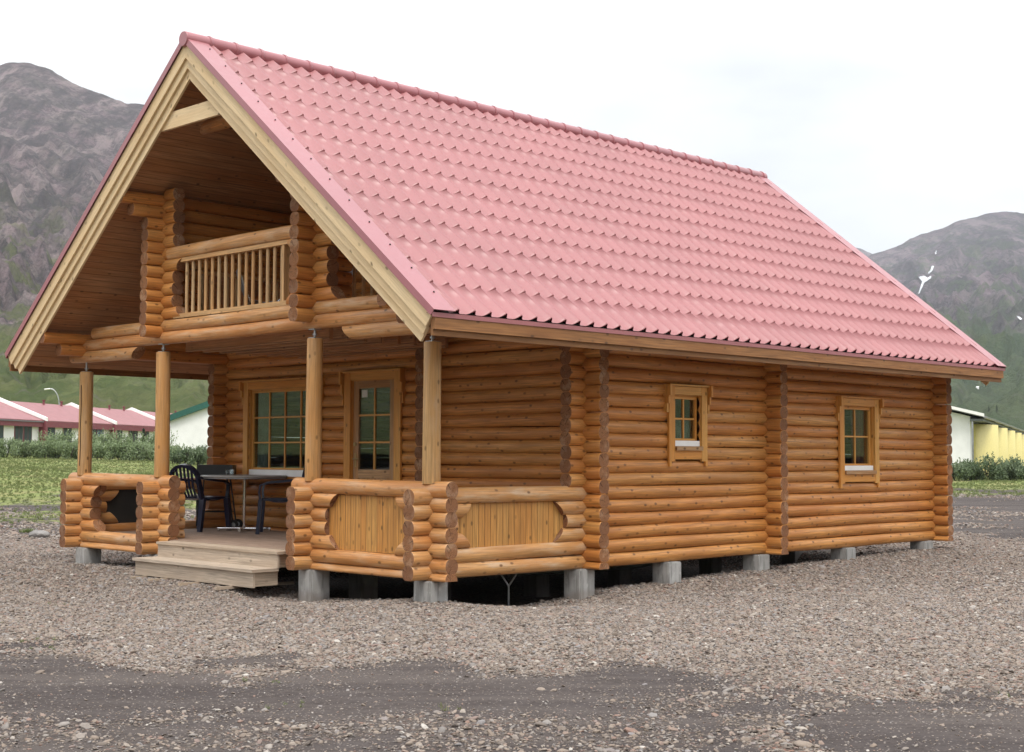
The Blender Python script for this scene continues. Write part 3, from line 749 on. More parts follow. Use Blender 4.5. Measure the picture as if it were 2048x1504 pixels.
# crack in the far post
mb = MB()
pts = [(XF-0.108, WID-0.035, 1.3), (XF-0.106, WID-0.045, 1.6), (XF-0.107, WID-0.03, 1.9), (XF-0.104, WID-0.038, 2.2), (XF-0.103, WID-0.03, 2.6)]
for a, b in zip(pts[:-1], pts[1:]): mb.tube(a, b, 0.006, 5)
mb.build('drying_crack', M['near_black'], cabin)

# gable beams and balcony corner stacks
mb = MB()
BE = EL_
ylog(mb, XF, 17, -0.40, 1.60, slant=(None, sl(1.0)), prof=BE); ylog(mb, XF, 17, 6.80, WID+0.40, slant=(sl(-1.0), None), prof=BE)
ylog(mb, XF, 18, 0.0, WID, prof=BE); ylog(mb, XF, 19, 0.30, WID-0.30)
ylog(mb, XF, 35, 3.25, 5.10, prof=RND)
mb.build('gable_beam', RMt, cabin)
for yc, sgn in ((Y1, 1), (Y2, -1)):
    mb = MB()
    for i in range(18, 30):
        x0 = XF-q-{28: 0.24, 29: 0.42}.get(i, 0)
        x1 = XF+0.55 if 19 <= i <= 23 else 0.0
        xlog(mb, yc, i, x0, x1)
        if 19 <= i <= 23: xlog(mb, yc, i, -0.55, 0.0)
    for j in range(20, 33):
        if zY(j)+0.09 > und(yc)+0.28: break
        ex = 0.13 if j in (20, 24) else 0.0
        s = {24: 1, 20: -1}.get(j, 0)
        a, b = yc-q-ex, yc+q+ex
        lim = (zY(j)+0.10-2.80)/SL-EV+0.04
        if yc == Y1: a = max(a, lim)
        else: b = min(b, WID-lim)
        if j == 25: a, b = (yc-q, yc+0.3) if yc == Y1 else (yc-0.3, yc+q)
        if b-a > 0.1: ylog(mb, XF, j, a, b, slant=(sl(-0.8*s), sl(0.8*s)))
    mb.build('balcony_corner', LM, cabin)
# balcony railings
def baluster_frame(p0, p1, z0, z1, n, dirv, rail_log=None):
    r_ = rail_log; p0, p1 = Vector(p0), Vector(p1); L = (p1-p0).length; d = (p1-p0)/L; s = Vector((-d.y, d.x, 0))
    for k in range(n):
        c = p0+d*(L*(k+0.5)/n)
        b = MB(); b.loft((c.x, c.y, z0), (c.x, c.y, z1), (1, 0, 0), circ(0.026, 10), 3, (False, False), 0, 0, 0.0025)
        b.build('baluster', M['baluster'], r_)
mb = MB(); ylog(mb, XF, 25, Y1+0.2, Y2-0.2, (False, False), prof=TOPL)
mb.box(XF-0.07, XF+0.07, Y1+q, Y2-q, 3.51, 3.575, 2, 1); mb.box(XF-0.06, XF+0.06, Y1+q, Y2-q, 4.345, 4.405, 2, 1)
mb.box(XF-0.05, XF+0.05, Y1+q+0.28, Y1+q+0.33, 3.575, 4.345, 2, 2)
br = mb.build('balcony_railing', [M['rail'], M['end'], M['baluster']], cabin)
baluster_frame((XF, Y2-q-0.17, 0), (XF, Y1+q+0.30, 0), 3.57, 4.35, 15, None, br)
for yc in (Y1, Y2):
    mb = MB(); mb.box(XF+0.55, -0.55, yc-0.05, yc+0.05, 3.43, 3.48, 0, 0); mb.box(XF+0.55, -0.55, yc-0.05, yc+0.05, 4.27, 4.32, 0, 0)
    sr = mb.build('balcony_railing', M['baluster'], cabin)
    baluster_frame((XF+0.58, yc, 0), (-0.58, yc, 0), 3.48, 4.28, 10, None, sr)
mb = MB(); mb.box(XF+0.1, -0.11, Y1-0.02, Y2+0.02, 3.20, 3.25, 0, 0)
for k in range(8):
    x = XF+0.35+k*0.3; mb.box(x-0.03, x+0.03, Y1+0.1, Y2-0.1, 3.05, 3.199, 0, 1)
mb.build('balcony_floor', M['soffit'], cabin)

# ---- roof
roof = empty('roof'); roof.parent = cabin
def RP(x, s, n, side=1):
    """point on the roof: s up the slope from the eave line, n above the outer face; side=1 near slope"""
    y = -EV+s*CSL-n*SSL; z = ZE+s*SSL+n*CSL
    return (x, y if side == 1 else WID-y, z)
SLEN = (WID/2+EV)/CSL
def tile_sheet(side):
    P = 0.2555; MOD = 0.515; na = 16
    nper = (XB-XR-0.40)/P
    xs = np.arange(0, nper*na+1)/na*P + XR+0.26
    xs = xs[xs < XB-0.10]
    t = (xs-XR-0.26)/P
    ph = 2*np.pi*t; tf = t % 1.0; wave = np.where(tf < 0.46, np.clip(tf/0.46, 0, 1)**1.5, np.where(tf < 0.60, 1-sstep(0.46, 0.60, tf), 0.0))
    rows = []      # (s, lift)
    s = 0.02
    s_first = 0.60
    edges = [0.02]+[s_first+MOD*k for k in range(12)]+[SLEN-0.03]
    V = []; F = []
    for e0, e1 in zip(edges[:-1], edges[1:]):
        up = e1-e0
        base = 0.030
        for s_, lift in ((e0, base-0.012), (e0+0.004, base), (e0+0.03, base+0.003), (e0+0.5*up, base*0.55), (e1-0.002, 0.0)):
            rows.append((s_, lift+0.022))
    S = np.array([r[0] for r in rows]); L = np.array([r[1] for r in rows])
    # lower edges of each course swing slightly with the wave
    SS = S[:, None]+np.zeros_like(xs)[None, :]; NN = 0.022+(L[:, None]-0.022)*(0.03+0.72*wave[None, :])+0.050*wave[None, :]
    XX = np.broadcast_to(xs, SS.shape)
    # pressed courses are never perfectly even
    NN = NN+0.006*(fbm(XX*0.8, SS*1.3, 2, 5+side)-0.5)
    NN = NN+0.006*(_hash(np.floor((XX-XR)/1.42), np.floor(SS*0+side), 7)-0.5)
    NN = NN+0.010*(_hash(np.floor((XX-XR-0.26)/P), np.round(SS/MOD-0.6), 3)-0.5)*wave[None, :]
    Y = -EV+SS*CSL-NN*SSL; Z = ZE+SS*SSL+NN*CSL
    if side < 0: Y = WID-Y
    o = grid_mesh('roof_sheet', XX, Y, Z, M['tile'], kind=None, parent=roof)
    # flat shading across the course steps keeps them crisp
    me = o.data; nf = len(me.polygons); sm = np.ones(nf, dtype=bool); ncol = len(xs)-1
    for r_ in range(len(rows)-1):
        if r_ % 5 in (4, 0): sm[r_*ncol:(r_+1)*ncol] = False
    me.polygons.foreach_set('use_smooth', sm)
    return o
for sd in (1, -1): tile_sheet(sd)
def slab(mb, x0, x1, s0, s1, n0, n1, side, mi=0, cut0=True):
    """box lying in the roof slope; grain along the slope or along x"""
    c = Vector(RP((x0+x1)/2, (s0+s1)/2, (n0+n1)/2, side)); ax = Vector((0, CSL*side, SSL)); an = Vector((0, -SSL*side, CSL)); X = Vector((1, 0, 0))
    if (x1-x0) > (s1-s0): mb.obox(c, X, (x1-x0)/2, ax, (s1-s0)/2, an, (n1-n0)/2, mi)
    else:
        if (n1-n0) > (x1-x0): mb.obox(c, ax, (s1-s0)/2, an, (n1-n0)/2, X, (x1-x0)/2, mi)
        else: mb.obox(c, ax, (s1-s0)/2, X, (x1-x0)/2, an, (n1-n0)/2, mi)
for side in (1, -1):
    for xf, o_ in ((XR, 1), (XB, -1)):
        # verge flashing: flat strip and drop, with screws
        mb = MB()
        xa, xb = sorted((xf-0.035*o_, xf+0.30*o_)); slab(mb, xa, xb, -0.02, SLEN-0.02, 0.066, 0.074, side)
        xa, xb = sorted((xf-0.035*o_, xf-0.027*o_)); slab(mb, xa, xb, -0.02, SLEN-0.02, -0.012, 0.0655, side)
        fl = mb.build('verge_flashing', M['flash'], roof)
        for k in range(13):
            sc = MB()
            P0 = Vector(RP(xf+0.22*o_, 0.35+k*0.5, 0.074, side)); nrm = Vector((0, -SSL*side, CSL)); sc.tube(P0, P0+nrm*0.012, 0.011, 6)
            if side == 1 and o_ == 1: sc.build('screw', M['rubber'], fl)
        # three stepped barge boards
        for k, (xo, n0, n1) in enumerate(((0.0, -0.175, -0.005), (0.035, -0.285, -0.10), (0.07, -0.40, -0.20))):
            mb = MB(); xa, xb = sorted((xf+(xo-0.005)*o_, xf+(xo+0.029)*o_)); end = SLEN+n0*SSL/CSL*0.0
            # bottom end square to the slope, top mitred at the ridge
            ax = Vector((0, CSL*side, SSL)); an = Vector((0, -SSL*side, CSL))
            s0 = 0.0+k*0.015
            def pt(x, s_, n_): return RP(x, s_, n_, side)
            st0, st1 = SLEN+n0*SSL/CSL*1.0, SLEN+n1*SSL/CSL*1.0
            st0, st1 = SLEN+n0*math.tan(math.atan(SL)), SLEN+n1*math.tan(math.atan(SL))
            A = [pt(xa, s0, n0), pt(xa, st0, n0), pt(xa, st1, n1), pt(xa, s0, n1)]; B = [pt(xb, s0, n0), pt(xb, st0, n0), pt(xb, st1, n1), pt(xb, s0, n1)]
            uo = (random.uniform(0, 30), random.uniform(0, 30))
            mb.quad3(A, 0, 0.4, SLEN, n1-n0, uo); mb.quad3(B[::-1], 0, 0.4, SLEN, n1-n0, uo)
            mb.quad3([A[0], B[0], B[1], A[1]][::-1], 0, 0.4, SLEN, 0.03, uo); mb.quad3([A[3], A[2], B[2], B[3]], 0, 0.4, SLEN, 0.03, uo)
            mb.quad3([A[0], A[3], B[3], B[0]], 0, 0.4, 0.03, n1-n0, uo)
            mb.build('barge_board', M['raw'], roof)
    # soffit boarding and roof deck
    def ss(n): return SLEN+n*math.tan(math.atan(SL))
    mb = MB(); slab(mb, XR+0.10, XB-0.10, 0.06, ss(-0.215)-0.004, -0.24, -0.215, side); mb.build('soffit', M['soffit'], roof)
    mb = MB(); slab(mb, XR+0.10, XB-0.10, 0.04, ss(0.0)-0.02, -0.05, 0.012, side); mb.build('roof_deck', M['near_black'], roof)
    # eave: red drip edge and two stepped fascia boards
    mb = MB(); y0 = -EV
    def bx(mb, ya, yb, z0, z1, xa=XR+0.02, xb=XB-0.02):
        if side < 0: ya, yb = WID-yb, WID-ya
        mb.box(xa, xb, ya, yb, z0, z1, 0, 0)
    bx(mb, y0-0.034, y0-0.028, 3.04, 3.085, XR-0.03, XB+0.03); bx(mb, y0-0.033, y0+0.07, 3.086, 3.092, XR-0.03, XB+0.03); mb.build('drip_edge', M['tile'], roof)
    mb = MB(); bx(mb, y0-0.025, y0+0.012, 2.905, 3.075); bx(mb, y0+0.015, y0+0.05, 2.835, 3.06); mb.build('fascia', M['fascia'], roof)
# ridge cap with collars and round end
mb = MB(); zr = ZE+SL*(WID/2+EV)
capp = [(0.115*math.cos(a), 0.10*math.sin(a)-0.01) for a in [math.pi*k/14-0.25+0.5*k/14*0 for k in range(15)]]
prof = circ(0.108, 20)
mb.loft((XR-0.05, WID/2, zr+0.035), (XB+0.04, WID/2, zr+0.035), (0, 0, 1), prof, 1, (True, True), 0, 0, chamf=0.02)
x = XR+0.36
while x < XB:
    mb.loft((x-0.022, WID/2, zr+0.035), (x+0.022, WID/2, zr+0.035), (0, 0, 1), circ(0.121, 20), 1, (True, True), 0, 0, chamf=0.008); x += 0.43
mb.build('ridge_cap', M['flash'], roof)
# dark gap filler boards under the ridge are the open wave ends; collar board across the gable
mb = MB(); mb.box(XR+0.10, XR+0.15, 3.42, 4.985, 6.10, 6.335, 0, 1, tn=0.3); mb.build('collar_board', M['raw'], roof)

# ---- windows, door
def casement(name, axis, plane, a0, a1, z0, z1, nx, nz, casing=0.13, brackets=True, sillw=True, apron=True, sh=0.078):
    """a0..a1: visible glass opening along the wall; plane: outer wall face coordinate (outside is negative)"""
    root = MB()
    def B(mb, u0, u1, o0, o1, z0_, z1_, grain='z', mi=0):
        # o: distance outwards from the wall centre plane (positive = towards the camera side)
        if axis == 'x': mb.box(u0, u1, plane-o1, plane-o0, z0_, z1_, mi, {'z': 2, 'u': 0}[grain])
        else: mb.box(plane-o1, plane-o0, u0, u1, z0_, z1_, mi, {'z': 2, 'u': 1}[grain])
    f = 0.062     # sash frame width
    fr = MB(); 
    # outer casing boards
    B(fr, a0-f-casing, a0-f, 0.095, 0.135, z0-0.33, z1+f+0.12); B(fr, a1+f, a1+f+casing, 0.095, 0.135, z0-0.33, z1+f+0.12)
    B(fr, a0-f, a1+f, 0.095, 0.131, z1+f, z1+f+0.115, 'u')
    if apron: B(fr, a0-f, a1+f, 0.095, 0.131, z0-0.30, z0-0.16, 'u')
    B(fr, a0-f-casing-0.02, a1+f+casing+0.02, 0.09, 0.165, z1+f+0.12, z1+f+0.145, 'u')
    # reveal
    B(fr, a0-f-0.01, a0-f+0.012, -0.06, 0.094, z0-0.16, z1+f); B(fr, a1+f-0.012, a1+f+0.01, -0.06, 0.094, z0-0.16, z1+f)
    B(fr, a0-f+0.013, a1+f-0.013, -0.06, 0.094, z1+f-0.012, z1+f-0.001, 'u')
    # sash
    B(fr, a0-f+0.013, a0, 0.0, 0.05, z0-f, z1+f-0.013); B(fr, a1, a1+f-0.013, 0.0, 0.05, z0-f, z1+f-0.013)
    B(fr, a0, a1, 0.0, 0.05, z1, z1+f-0.013, 'u'); B(fr, a0, a1, 0.0, 0.05, z0-0.03, z0, 'u')
    if brackets:
        for u0, s in ((a0-f-casing-0.055, 1), (a1+f+casing+0.015, -1)):
            B(fr, u0, u0+0.04, 0.06, 0.20, z1+f-0.02, z1+f+0.14); B(fr, u0+0.002, u0+0.038, 0.06, 0.165, z1+f-0.13, z1+f-0.02)
            B(fr, u0+0.004, u0+0.036, 0.06, 0.135, z1+f-0.26, z1+f-0.13)
        for u0 in (a0-f-casing, a1+f+casing-0.05):   # shaped feet
            B(fr, u0, u0+0.05, 0.095, 0.138, z0-0.40, z0-0.33)
    w_ = fr.build(name, M['trim'], cabin)
    mu = MB()
    for k in range(1, nx):
        u = a0+(a1-a0)*k/nx; B(mu, u-0.014, u+0.014, 0.012, 0.04, z0, z1)
    for k in range(1, nz):
        z = z0+(z1-z0)*k/nz; B(mu, a0, a1, 0.015, 0.038, z-0.013, z+0.013, 'u')
    mu.build('glazing_bar', M['trim'], w_)
    pn = MB(); B(pn, a0-0.01, a1+0.01, 0.018, 0.024, z0-0.01, z1+0.01); pn.build('pane', M['glass'], w_)
    if sillw:
        s1 = MB(); B(s1, a0-0.05, a1+0.05, 0.0, 0.10, z0-0.033-sh, z0-0.033, 'u'); s1.build('sill', M['white'], w_)
        if apron:
            s2 = MB(); B(s2, a0-0.055, a1+0.055, -0.02, 0.165, z0-0.033-sh-0.062, z0-0.033-sh-0.002, 'u'); s2.build('sill', M['doorw'], w_)
    return w_
w1 = casement('window', 'x', 0.0, 1.85, 2.35, 1.745, 2.31, 2, 2)
w2 = casement('window', 'x', 0.0, 6.30, 7.13, 1.375, 2.275, 2, 2)
w3 = casement('window', 'y', 0.0, 5.80, 7.56, 1.27, 2.54, 4, 3, casing=0.13, apron=False, sh=0.11)
# curtains behind the panes
def curtain(parent, pts, z0, z1, mat, name='curtain'):
    mb = MB()
    P0, P1 = Vector(pts[0]), Vector(pts[1]); L = (P1-P0).length; d = (P1-P0)/L; s = Vector((-d.y, d.x, 0)); n = 40; i0 = len(mb.v)
    for k in range(n+1):
        c = P0+d*(L*k/n)+s*(0.02*math.sin(k*1.3)+0.008*math.sin(k*3.1)); mb.v += [(c.x, c.y, z0), (c.x, c.y, z1)]
    for k in range(n): mb.face((i0+2*k, i0+2*k+2, i0+2*k+3, i0+2*k+1), None, 0, 0.5, True)
    o = mb.build(name, mat, parent)
    md = o.modifiers.new('thickness', 'SOLIDIFY'); md.thickness = 0.003
curtain(w3, ((0.08, 7.30, 0), (0.08, 7.60, 0)), 1.15, 2.62, M['curtain']); curtain(w3, ((0.20, 5.75, 0), (0.20, 6.05, 0)), 1.15, 2.62, M['curtain'])
curtain(w2, ((6.80, 0.08, 0), (7.20, 0.08, 0)), 1.2, 2.35, M['redcurtain']); curtain(w2, ((6.15, 0.08, 0), (6.36, 0.08, 0)), 1.2, 2.35, M['redcurtain'])
curtain(w1, ((1.80, 0.07, 0), (2.42, 0.07, 0)), 1.55, 2.02, M['curtain'])
# door
fr = MB()
def BY(mb, y0, y1, o0, o1, z0, z1, g=2, mi=0): mb.box(-o1, -o0, y0, y1, z0, z1, mi, g)
dz0, dz1 = 0.23, 2.66; ya, yb = 3.77, 4.83
BY(fr, ya-0.155, ya, 0.095, 0.135, dz0, dz1+0.12); BY(fr, yb, yb+0.155, 0.095, 0.135, dz0, dz1+0.12); BY(fr, ya, yb, 0.095, 0.131, dz1, dz1+0.12, 1)
BY(fr, ya-0.18, yb+0.18, 0.09, 0.17, dz1+0.12, dz1+0.145, 1)
BY(fr, ya-0.01, ya+0.012, -0.06, 0.094, dz0, dz1); BY(fr, yb-0.012, yb+0.01, -0.06, 0.094, dz0, dz1); BY(fr, ya+0.013, yb-0.013, -0.06, 0.094, dz1-0.012, dz1-0.001, 1)
for u0 in (ya-0.215, yb+0.175):
    BY(fr, u0, u0+0.04, 0.06, 0.20, dz1-0.06, dz1+0.14); BY(fr, u0+0.002, u0+0.038, 0.06, 0.165, dz1-0.22, dz1-0.06); BY(fr, u0+0.004, u0+0.036, 0.06, 0.135, dz1-0.38, dz1-0.22)
door = fr.build('door', M['trim'], cabin)
lf = MB(); gy0, gy1, gz0, gz1 = 3.93, 4.69, 1.265, 2.53
BY(lf, ya+0.014, gy0, 0.03, 0.075, dz0+0.01, dz1-0.013); BY(lf, gy1, yb-0.014, 0.03, 0.075, dz0+0.01, dz1-0.013)
BY(lf, gy0, gy1, 0.03, 0.074, gz1, dz1-0.013, 1); BY(lf, gy0, gy1, 0.03, 0.074, gz0-0.13, gz0, 1); BY(lf, gy0, gy1, 0.03, 0.074, dz0+0.01, dz0+0.16, 1)
nb = 9
for k in range(nb):
    y0 = gy0+(gy1-gy0)*k/nb; BY(lf, y0+0.004, y0+(gy1-gy0)/nb-0.004, 0.036, 0.062, dz0+0.16, gz0-0.13)
leaf = lf.build('door_leaf', M['doorw'], door)
mu = MB(); BY(mu, 4.296, 4.324, 0.035, 0.068, gz0, gz1)
for z in (gz0+(gz1-gz0)/3, gz0+2*(gz1-gz0)/3): BY(mu, gy0, gy1, 0.038, 0.066, z-0.014, z+0.014, 1)
mu.build('glazing_bar', M['trim'], door)
pn = MB(); BY(pn, gy0-0.01, gy1+0.01, 0.045, 0.05, gz0-0.01, gz1+0.01); pn.build('pane', M['glass'], door)
hd = MB(); hd.box(-0.085, -0.075, 4.735, 4.775, 1.30, 1.52, 0, 2); hd.tube((-0.085, 4.755, 1.43), (-0.13, 4.755, 1.43), 0.011, 8); hd.tube((-0.13, 4.76, 1.43), (-0.13, 4.63, 1.43), 0.011, 8)
hd.tube((-0.078, 4.755, 1.66), (-0.10, 4.755, 1.66), 0.03, 12)
hd.build('door_handle', M['brass'], door)
pp = MB(); BY(pp, 4.50, 4.64, 0.0515, 0.053, 2.39, 2.51); pp.build('notice', M['paper'], door)

# ---- deck and steps
mb = MB(); mb.box(XF-0.06, 0.1, 0.1, WID-0.1, 0.185, 0.225, 0, 1); mb.build('porch_floor', M['deck'], cabin)
st = MB()
st.box(XF-0.37, XF-0.061, 2.60, 5.58, 0.185, 0.221, 0, 1); st.box(XF-0.35, XF-0.32, 2.62, 5.56, 0.005, 0.184, 0, 1)
st.box(XF-0.74, XF-0.32, 2.63, 5.60, -0.035, 0.004, 0, 1); st.box(XF-0.70, XF-0.67, 2.66, 5.58, -0.235, -0.036, 0, 1)
for yy in (2.68, 5.53): st.box(XF-0.669, XF-0.30, yy, yy+0.03, -0.22, -0.036, 0, 0); st.box(XF-0.319, XF-0.07, yy, yy+0.03, 0.005, 0.184, 0, 0)
st.build('porch_steps', M['step'], cabin)
mb = MB()
for yy, xo in ((3.15, 0.95), (3.95, 1.0), (4.75, 0.98), (5.3, 0.93)):
    mb = MB(); mb.box(XF-xo, XF+0.3, yy-0.022, yy+0.022, -0.275, -0.237, 0, 0); mb.build('bearer', M['step'], cabin)

# ---- concrete piers
piers = []
def pier(x0, x1, y0, y1, zt=-0.004):
    mb = MB(); g_ = 0.0
    b_ = bmesh.new(); bmesh.ops.create_cube(b_, size=1)
    for v in b_.verts: v.co = Vector(((x0+x1)/2+v.co.x*(x1-x0), (y0+y1)/2+v.co.y*(y1-y0), zt-0.55+v.co.z*1.1))
    bmesh.ops.bevel(b_, geom=list(b_.edges), offset=0.014, segments=2, affect='EDGES')
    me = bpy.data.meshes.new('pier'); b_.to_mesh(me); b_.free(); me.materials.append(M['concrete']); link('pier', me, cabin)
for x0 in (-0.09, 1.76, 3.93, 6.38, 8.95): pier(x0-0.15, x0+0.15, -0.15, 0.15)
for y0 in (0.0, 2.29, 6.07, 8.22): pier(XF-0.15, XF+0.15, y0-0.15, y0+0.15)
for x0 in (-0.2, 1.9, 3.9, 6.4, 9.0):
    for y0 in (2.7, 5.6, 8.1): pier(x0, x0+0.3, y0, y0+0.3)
pier(-1.6, -1.3, 2.7, 3.0); pier(-1.6, -1.3, 5.6, 5.9)
# pipes under the floor and the forked steel strut
mb = MB(); mb.path([(0.5, 1.9, -0.22), (3.4, 1.9, -0.25), (3.75, 1.9, -0.22), (3.8, 1.9, 0.1)], 0.055, 10); mb.tube((1.2, 1.9, -0.22), (1.2, 1.9, 0.1), 0.04, 8)
mb.path([(-0.6, 1.2, 0.05), (-0.45, 1.2, -0.12)], 0.045, 8)
mb.build('drain_pipe', M['pvc'], cabin)
mb = MB(); F0 = Vector((-0.917, 0.5, -0.22)); mb.tube((-0.917, 0.5, -0.75), F0, 0.014, 8); mb.tube(F0, F0+Vector((-0.09, 0.09, 0.20)), 0.014, 8); mb.tube(F0, F0+Vector((0.09, -0.09, 0.20)), 0.014, 8)
mb.build('forked_strut', M['steel'], cabin)
mb = MB()
for y in (1.2, 2.9, 4.2, 5.6, 7.2): mb.box(XF+0.1, X3, y-0.05, y+0.05, 0.0, 0.12, 0, 0)
mb.build('floor_joist', M['int'], cabin)

# ------------------------------------------------------------------ helper frames for distant things
LAT = Vector((math.sin(YAW), -math.cos(YAW), 0)); DEP = Vector((math.cos(YAW), math.sin(YAW), 0))
def VP(lat, dep, z=0.0): return Vector((CX, CY, 0))+LAT*lat+DEP*dep+Vector((0, 0, z))
def rel(a, b): return (LAT*a+DEP*b).normalized()
ZV = Vector((0, 0, 1))
class FR:
    """local frame: origin, u (along), w (outwards); builds boxes in it"""
    def __init__(s, o, u, w): s.o, s.u, s.w = Vector(o), u, w
    def box(s, mb, u0, u1, w0, w1, z0, z1, mi=0):
        c = s.o+s.u*((u0+u1)/2)+s.w*((w0+w1)/2)+ZV*((z0+z1)/2)
        mb.obox(c, s.u, abs(u1-u0)/2, ZV, abs(z1-z0)/2, s.w, abs(w1-w0)/2, mi)
    def P(s, u, w, z): return s.o+s.u*u+s.w*w+ZV*z
    def prism(s, mb, u0, u1, poly, mi=0):
        """poly: (w,z) outline swept along u"""
        a = [s.P(u0, w, z) for w, z in poly]; b = [s.P(u1, w, z) for w, z in poly]; n = len(poly); i0 = len(mb.v)
        mb.v += [tuple(p) for p in a]+[tuple(p) for p in b]
        mb.face([i0+k for k in range(n)], None, mi); mb.face([i0+n+k for k in range(n)][::-1], None, mi)
        for k in range(n): k2 = (k+1) % n; mb.face((i0+k, i0+n+k, i0+n+k2, i0+k2), None, mi)
M['rend'] = plain('white_render', (0.84, 0.84, 0.83), 0.85, var=0.05, scale=1.2)
M['maroon'] = plain('maroon_trim', (0.20, 0.045, 0.06), 0.6)
M['pinkroof'] = plain('faded_red_roof', (0.29, 0.125, 0.13), 0.6, var=0.08, scale=1.5)
M['green'] = plain('green_trim', (0.018, 0.10, 0.075), 0.5)
M['darkglass'] = plain('dark_pane', (0.045, 0.06, 0.07), 0.12, spec=0.7)
M['blue'] = plain('blue_panel', (0.03, 0.06, 0.22), 0.5)
M['greyroof'] = plain('grey_roof', (0.16, 0.17, 0.18), 0.6)
M['yellow'] = plain('yellow_panel', (0.62, 0.53, 0.19), 0.6, var=0.05)
M['rock'] = plain('grey_rock', (0.22, 0.21, 0.20), 0.9, var=0.25, bmp=0.4)

# ---- terrace of red-roofed houses on the left
ca, sa = math.cos(R(81.5)), math.sin(R(81.5))
U = rel(ca, sa); W = rel(sa, -ca)
def corner(px, D):
    return VP((px-1024)/FPX*D, D, 0)
units = [(-52, 126.0, [(.15, .3, 0), (.5, .62, 0)], 'left end of the terrace, cut by the photo edge'),
         (88, 130.0, [(.50, .56, 0), (.69, .79, 0), (.80, .90, 0)], ''), (228, 134.6, [(.08, .20, 0), (.31, .43, 0), (.69, .79, 0), (.79, .90, 1)], ''),
         (342, 144.4, [(.05, .20, 0), (.31, .46, 0), (.60, .66, 0), (.80, .92, 0)], ''), (470, 156.0, [(.3, .5, 0)], '')]
hl = ['white terraced house with faded red roof, cut off by the left photo edge',
      'white terraced house left of the street lamp, with two-pane window above the hedge',
      'red-roofed terraced house behind the left porch post, with a blue window panel',
      'red-roofed terraced house between the two left porch posts, conifer in front',
      'terraced house at the far right of the red-roofed row, mostly behind the porch']
for k, (px, D, wins, _) in enumerate(units):
    if k == 0 or k == 4: pass
    C = VP(-37.5+13.95*ca*(k-2), 134.6+13.95*sa*(k-2)); zb = 0.6; ze, zr_ = 4.28, 6.02
    hs = empty('terraced_house', (C.x, C.y, 0), 0, hl[k], 'house', 'red-roofed terraced houses behind the hedge')
    f = FR((0, 0, 0), U, W); Ln = 13.95; Hh = 4.3
    mb = MB(); f.prism(mb, -Ln+0.02, -0.02, [(-0.4, zb), (-0.4, 4.0), (-Hh, 5.72), (-2*Hh+0.4, 4.0), (-2*Hh+0.4, zb)]); mb.build('wall', M['rend'], hs)
    mb = MB(); f.prism(mb, -Ln+0.2, -0.05, [(0.0, ze-0.06), (0.0, ze), (-Hh, zr_), (-2*Hh, ze), (-2*Hh, ze-0.06), (-Hh, zr_-0.12)]); rf = mb.build('roof', M['pinkroof'], hs)
    mb = MB(); f.box(mb, -Ln, 0.0, -0.16, 0.03, 3.72, ze-0.07); mb.build('fascia', M['maroon'], rf)
    mb = MB(); f.prism(mb, -0.06, 0.22, [(0.25, ze-0.05), (0.25, ze+0.24), (-Hh, zr_+0.30), (-2*Hh, ze+0.3), (-2*Hh, ze), (-Hh, zr_-0.02)]); mb.build('parapet', M['white'], rf)
    mb = MB(); f.box(mb, -0.12, 0.24, -0.5, 0.24, zb, ze-0.06); mb.build('corner_panel', M['maroon'], hs)
    for vx in (-2.6, -6.1):
        mb = MB(); c = f.P(vx, -Hh*0.93, 0); mb.tube(c+ZV*5.7, c+ZV*6.25, 0.10, 8); mb.tube(c+ZV*6.25, c+ZV*6.33, 0.16, 8); mb.build('roof_vent', M['maroon'], rf)
    for a, b, bl in wins:
        mb = MB(); u0, u1 = -Ln+Ln*a, -Ln+Ln*b
        f.box(mb, u0, u1, -0.42, -0.34, 2.1, 3.86); wd = mb.build('window', M['maroon'], hs)
        mb = MB(); n = 2 if (u1-u0) > 0.9 else 1
        for q_ in range(n):
            ua = u0+0.07+(u1-u0-0.07)*q_/n; ub = u0+(u1-u0-0.07)*(q_+1)/n; f.box(mb, ua, ub, -0.335, -0.325, 2.2, 3.76)
        mb.build('pane', M['blue'] if bl else M['darkglass'], wd)
    if k in (0, 1):
        mb = MB(); f.box(mb, -Ln*0.6, -0.2, 0.03, 0.13, ze-0.17, ze-0.09); mb.build('gutter', M['greyroof'], rf)

# ---- white building with green roof edge
C = corner(341, 102); gb = empty('white_building', (C.x, C.y, 0), 0, 'white rendered building with sloping dark green roof edge, left of the cabin wall', 'building')
f = FR((0, 0, 0), LAT, -DEP); gw = 14.0; gs = 0.37
mb = MB(); pts = [(0, 0.3), (0, 3.93), (gw/2, 3.93+gs*gw/2), (gw, 3.93), (gw, 0.3)]
i0 = 0
for w_ in (0.0, -11.0):
    for u_, z_ in pts: mb.v.append(tuple(f.P(u_, w_, z_)))
mb.face((0, 1, 2, 3, 4)); mb.face((9, 8, 7, 6, 5))
for k in range(5): k2 = (k+1) % 5; mb.face((k, k2, k2+5, k+5))
mb.build('wall', M['rend'], gb)
mb = MB()
for s in (0, 1):
    def PP(u, w, z): return f.P(u if s == 0 else gw-u, w, z)
    i0 = len(mb.v); ee = 0.35
    for w_ in (0.3, -11.3):
        for u_, z_ in ((-ee, 3.93-ee*gs-0.10), (-ee, 3.93-ee*gs+0.34), (gw/2, 3.93+gs*gw/2+0.34), (gw/2, 3.93+gs*gw/2-0.10)): mb.v.append(tuple(PP(u_, w_, z_)))
    mb.face((i0, i0+1, i0+2, i0+3)); mb.face((i0+7, i0+6, i0+5, i0+4))
    for k in range(4): k2 = (k+1) % 4; mb.face((i0+k, i0+k2, i0+k2+4, i0+k+4))
mb.build('roof', M['green'], gb)

